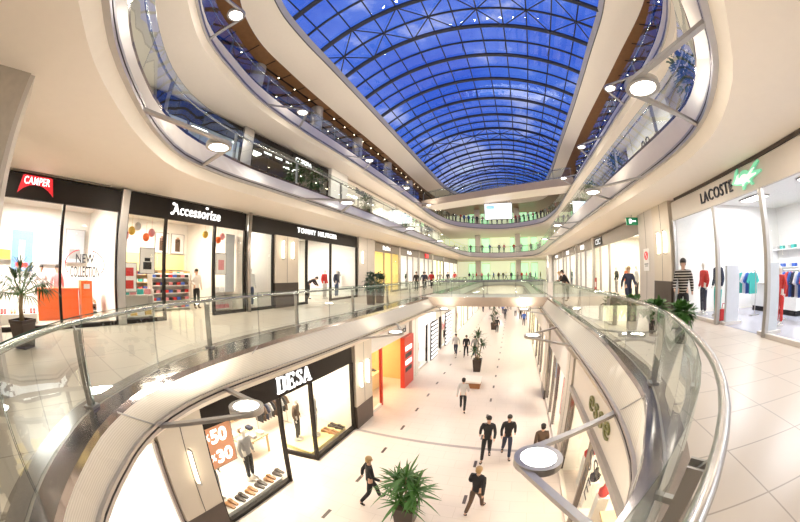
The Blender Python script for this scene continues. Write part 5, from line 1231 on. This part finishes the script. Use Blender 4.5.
rack(8.2, 27, 0, 1.6, ['blackcloth', 'whitec'], 'shop behind the leaning pair', n=6)
# menswear shop on lower street
S = 'menswear shop'
mannequin(-6.85, 3.85, ZG + .2, -1.3, 'blackcloth', 'grey', 'mannequin in black suit at near end of the menswear window', h=1.85)
mannequin(-6.9, 5.3, ZG + .2, -1.4, 'grey', 'blackcloth', 'mannequin in grey shirt and black trousers in near menswear window', h=1.9)
mannequin(-6.95, 8.95, ZG + .2, -1.2, 'grey', 'grey', 'mannequin in grey coat in far window of the menswear shop', h=1.85)
mannequin(-7.3, 8.3, ZG + .2, -1.2, 'brownc', 'blackcloth', 'mannequin in brown jacket behind the grey coat in menswear window', h=1.8)
plinth(-6.75, 4.75, ZG, 1.1, 2.5, .19, S + ' near window', 'white'); plinth(-7.0, 9.0, ZG, 1.4, 2.5, .19, S + ' far window', 'yellowwall')
for i in range(12):
    c = 'shoe' if (i // 2) % 2 else 'shoetan'
    single(SHOE, 'shoe', -6.4 - .05 * (i % 2), 3.85 + .17 * (i % 2) + .42 * (i // 2), ZG + .196, .25, c, '%s shoe on floor of near menswear window, %s along' % (CN[c], ORD[i]), 'shoe', 'shoes in the near menswear window', 1.2)
for i in range(8):
    c = 'shoe' if (i // 2) % 2 else 'shoetan'
    single(SHOE, 'shoe', -6.42 - .36 * (i // 4), 9.35 + .17 * (i % 2) + .5 * ((i // 2) % 2) , ZG + .196, .25, c, '%s shoe on floor of far menswear window, %s along' % (CN[c], ORD[i]), 'shoe', 'shoes in the far menswear window', 1.2)
rack(-8.9, 8.6, ZG, 1.8, ['blackcloth', 'brownc', 'navy', 'grey'], S + ' far part', n=10); rack(-9.2, 5.0, ZG, 1.8, ['navy', 'blackcloth', 'grey'], S + ' near part', n=10)
shelf(-10.9, 8.2, ZG, 3.6, 2.5, .4, 5, S + ' back', ['whitec', 'brownc', 'bluec', 'grey', 'shoetan'], -1, 'shelfwood', 8); shelf(-10.9, 5.0, ZG, 2.4, 2.5, .4, 5, S + ' rear left', ['brownc', 'whitec', 'shoetan'], -1, 'shelfwood', 6)
r = empty('display_table', (-8.3, 6.6, ZG)); tag(r, 'wooden display table with folded shirts inside the menswear shop', 'table')
m = MB(); m.span((-8.8, 6.0, ZG + .75), (-7.8, 7.2, ZG + .8)); part(r, 'tabletop', m, M['shelfwood'])
for i in (-1, 1):
    for j in (-1, 1): m = MB(); m.span((-8.3 + i * .44 - .03, 6.6 + j * .54 - .03, ZG), (-8.3 + i * .44 + .03, 6.6 + j * .54 + .03, ZG + .75)); part(r, 'leg', m, M['shelfwood'])
for i in range(6):
    c = ['whitec', 'bluec', 'brownc', 'grey', 'navy', 'ltgrey'][i]; single(BOX, 'folded_shirt', -8.6 + .6 * (i % 2), 6.2 + .38 * (i // 2), ZG + .805, 0, c, '%s folded shirt on the display table in the menswear shop' % CN[c], 'shirt', 'folded shirts on the table', .9)
r = poster(-1, -6.22, 3.95, ZG + 2.35, .92, 1.2, 'posterorange', 'orange sale poster with white 50 and 30 in menswear window')
pp = [k for k in r.children if k.name.startswith('print')][0]
for s_, zz, yy2 in (('50', .30, .03), ('30', -.30, .10)):
    o = text_obj(s_, .5, M['signwhite'], width=.52, height=.40, offset=.015, extrude=.003, parent=pp); orient(o, (.012, yy2, zz), (0, 1, 0), (0, 0, 1))
for s_, zz, yy2, w_ in (('%', .33, -.33, .14), ('%', -.27, -.27, .14)):
    o = text_obj(s_, .5, M['signwhite'], width=w_, height=.2, extrude=.003, parent=pp); orient(o, (.012, yy2, zz), (0, 1, 0), (0, 0, 1))
# orange shop, sports shops
S = 'orange lit shop'
mannequin(-6.8, 12.75, ZG, -1.5, 'blackcloth', 'grey', 'mannequin in black in narrow window of the orange lit shop')
plinth(-7.6, 15.0, ZG, .8, 1.8, .95, S, 'yellowwall', 6, ('shoe', 'redc')); shelf(-10.5, 14.2, ZG, 3.2, 2.3, .4, 4, S, ['redc', 'whitec', 'blackcloth', 'orangec'], -1, 'shelfwood', 7, 'bag')
shelf(-8.7, 12.6, ZG, .9, 1.9, .4, 3, S + ' near corner', ['blackcloth', 'whitec'], -1, 'white', 3, 'bag')
S = 'striped board sports shop'
rack(-7.2, 20.2, ZG, 1.6, ['pinkc', 'redc', 'blackcloth', 'whitec'], S); mannequin(-6.7, 21.2, ZG, -1.5, 'redc', 'blackcloth', 'mannequin in red beside the nearer glowing striped board'); shelf(-10.6, 22, ZG, 4, 2.3, .4, 4, S, ['whitec', 'redc', 'blackcloth'], -1, 'white', 8, 'shoe')
rack(-7.3, 31.2, ZG, 1.8, ['redc', 'whitec', 'pinkc'], 'second sports front', n=8); mannequin(-6.7, 30.2, ZG, -1.5, 'pinkc', 'blackcloth', 'mannequin in pink beside the farther glowing striped board')
# jewellery shop, right of lower street
S = 'jewellery shop'
o = decal('SS', 1, 5.75, -2.42, XH - .02, 'letterdark', .75, .5, 'dark outlined double S lettering on jewellery shop window', offset=-.008)
o = decal('EE', 1, 5.85, -3.0, XH - .02, 'letterdark', .7, .45, 'dark double E lettering lower on jewellery shop window', offset=-.008)
for i, (y, z_, mk) in enumerate(((8.4, 1.05, 'redc'), (7.9, 1.5, 'redc'), (7.3, .95, 'blackcloth'), (6.3, 1.2, 'redc'))):
    r = empty('necklace_bust', (2.75, y, ZG)); tag(r, '%s necklace bust on white stand in the jewellery window, %s from far end' % (CN[mk], ORD[i]), 'display bust', 'busts in the jewellery window')
    m = MB(); m.span((2.6, y - .14, ZG), (2.9, y + .14, ZG + z_)); part(r, 'stand', m, M['white'])
    m = MB(); m.lathe([(.10, 0), (.15, .08), (.16, .2), (.07, .30), (.05, .42), (.055, .44)], 16, (2.75, y, ZG + z_), 1, .8); part(r, 'bust', m, M[mk], True)
r = empty('jewellery_table', (3.1, 5.2, ZG)); tag(r, 'pale wooden jewellery table near the near window of jewellery shop', 'table')
m = MB(); m.span((2.7, 4.4, ZG + .85), (3.5, 6.0, ZG + .92)); part(r, 'top', m, M['shelfwood']); m = MB(); m.span((2.78, 4.5, ZG), (3.42, 5.9, ZG + .85)); part(r, 'cabinet', m, M['shelfwood'])
poster(1, XH + .2, 11.6, ZG + 1.7, .9, 1.5, 'pinkc', 'pink poster in the window just past the jewellery shop', [(-.2, -.4, .2, .3, 'paper')])
poster(1, XH + .2, 13.9, ZG + 1.9, 1.1, 1.6, 'paper', 'white and blue poster in window past the jewellery shop', [(-.3, -.1, .3, .35, 'posterblue')])
mannequin(3.0, 12.7, ZG, 1.5, 'pinkc', 'whitec', 'mannequin in pink in window just past the jewellery shop'); mannequin(2.9, 18.4, ZG, 1.5, 'whitec', 'denim', 'mannequin in white along the right of lower street')
rack(3.6, 20.2, ZG, 1.6, ['whitec', 'blackcloth', 'pinkc'], 'white shop right of lower street', n=7)
# second balcony stock
rack(-14.2, 13.2, Z2, 1.6, ['brownc', 'blackcloth', 'orangec'], 'shop with three small lit boards', n=8); mannequin(-13.5, 17.4, Z2, -1.5, 'blackcloth', 'blackcloth', 'mannequin in black on the left second balcony by shrubs')
poster(-1, -16.6, 8.0, Z2 + 1.9, 2.6, 2.2, 'posterblue', 'large blue picture inside the nearest left second balcony shop', [(-.1, -.5, .5, .1, 'postergrey')])
rack(-14, 28, Z2, 2, ['whitec', 'pinkc', 'grey'], 'cream fascia shop on second balcony', n=8)
# ------------------------------------------------------------------ lights, world, camera
def down(loc, power, color=(1, .88, .74), size=.28):
    l = bpy.data.lights.new('recessed_downlight', 'AREA'); l.shape = 'DISK'; l.size = size; l.energy = power * LK; l.color = color
    o = bpy.data.objects.new('recessed_downlight', l); COL.objects.link(o); o.location = loc; return o
KD = 1.0
for i in range(15):
    y = -1 + 4.0 * i
    down((-8.4, y, 4.07), 75 * KD); down((4.9, y + 1, 4.07), 62 * KD)
    down((-10.6, y, 9.40), 90 * KD); down((6.6, y + 1, 9.40), 90 * KD)
    if i > 1: down((-14.4, y, 14.75), 40 * KD, (1, .75, .5)); down((10.6, y, 14.75), 40 * KD, (1, .75, .5))
for x, y in ((-3, -4), (1, -4), (-7, -4), (-4, -8), (4, -4)): down((x, y, 4.07), 75)
for x in (-8, -4, 0, 4): 
    for z, p in ((4.07, 120), (9.4, 120), (14.7, 120)): down((x, 61, z), p)
for y in (58, 62, 66): down((-2, y, -1.05), 150); down((-5, y, -1.05), 150); down((1, y, -1.05), 150)
w = bpy.data.worlds.new('dusk_sky'); scene.world = w; w.use_nodes = True; nt = w.node_tree; bg = nt.nodes['Background']
tc = nt.nodes.new('ShaderNodeTexCoord'); mp = nt.nodes.new('ShaderNodeMapping'); mp.inputs['Scale'].default_value = (2.2, 2.2, 5)
nz = nt.nodes.new('ShaderNodeTexNoise'); nz.inputs['Scale'].default_value = 1.6; nz.inputs['Detail'].default_value = 6; nz.inputs['Roughness'].default_value = .6
cr = nt.nodes.new('ShaderNodeValToRGB'); cr.color_ramp.elements[0].position = .36; cr.color_ramp.elements[1].position = .70
cr.color_ramp.elements[0].color = (.045, .13, .70, 1); cr.color_ramp.elements[1].color = (.66, .70, .95, 1)
e_ = cr.color_ramp.elements.new(.53); e_.color = (.085, .20, .78, 1)
nt.links.new(tc.outputs['Generated'], mp.inputs[0]); nt.links.new(mp.outputs[0], nz.inputs['Vector']); nt.links.new(nz.outputs['Fac'], cr.inputs[0]); nt.links.new(cr.outputs[0], bg.inputs['Color']); bg.inputs['Strength'].default_value = 1.0

cam = bpy.data.cameras.new('camera'); co = bpy.data.objects.new('camera', cam); COL.objects.link(co); scene.camera = co
PITCH, ROLL, AZ, FPX = .03992, .00405, .36081, 309.34
A_ = Matrix(((math.cos(ROLL), 0, math.sin(ROLL)), (0, 1, 0), (-math.sin(ROLL), 0, math.cos(ROLL))))
B_ = Matrix(((1, 0, 0), (0, math.cos(PITCH), -math.sin(PITCH)), (0, math.sin(PITCH), math.cos(PITCH))))
Z_ = Matrix(((math.cos(AZ), -math.sin(AZ), 0), (math.sin(AZ), math.cos(AZ), 0), (0, 0, 1)))
Rm = Z_ @ B_ @ A_
mw = Matrix((Rm.col[0], Rm.col[2], -Rm.col[1])).transposed().to_4x4(); mw.translation = (0, 0, 1.6); co.matrix_world = mw
cam.type = 'PANO'; cam.panorama_type = 'FISHEYE_LENS_POLYNOMIAL'
cam.sensor_fit = 'HORIZONTAL'; cam.sensor_width = 36.0; cam.sensor_height = 36.0 * 522 / 800
cam.fisheye_fov = math.radians(220)
cam.fisheye_polynomial_k0 = 0.0; cam.fisheye_polynomial_k1 = -1.0 / (FPX * 36.0 / 800); cam.fisheye_polynomial_k2 = 0; cam.fisheye_polynomial_k3 = 0; cam.fisheye_polynomial_k4 = 0
cam.clip_start = .02; cam.clip_end = 500
scene.view_settings.view_transform = 'Standard'; scene.view_settings.look = 'None'; scene.view_settings.exposure = 0.0
c = scene.cycles
c.max_bounces = 8; c.diffuse_bounces = 4; c.glossy_bounces = 4; c.transmission_bounces = 4; c.transparent_max_bounces = 40
c.sample_clamp_indirect = 4.0; c.caustics_reflective = False; c.caustics_refractive = False; c.use_denoising = True
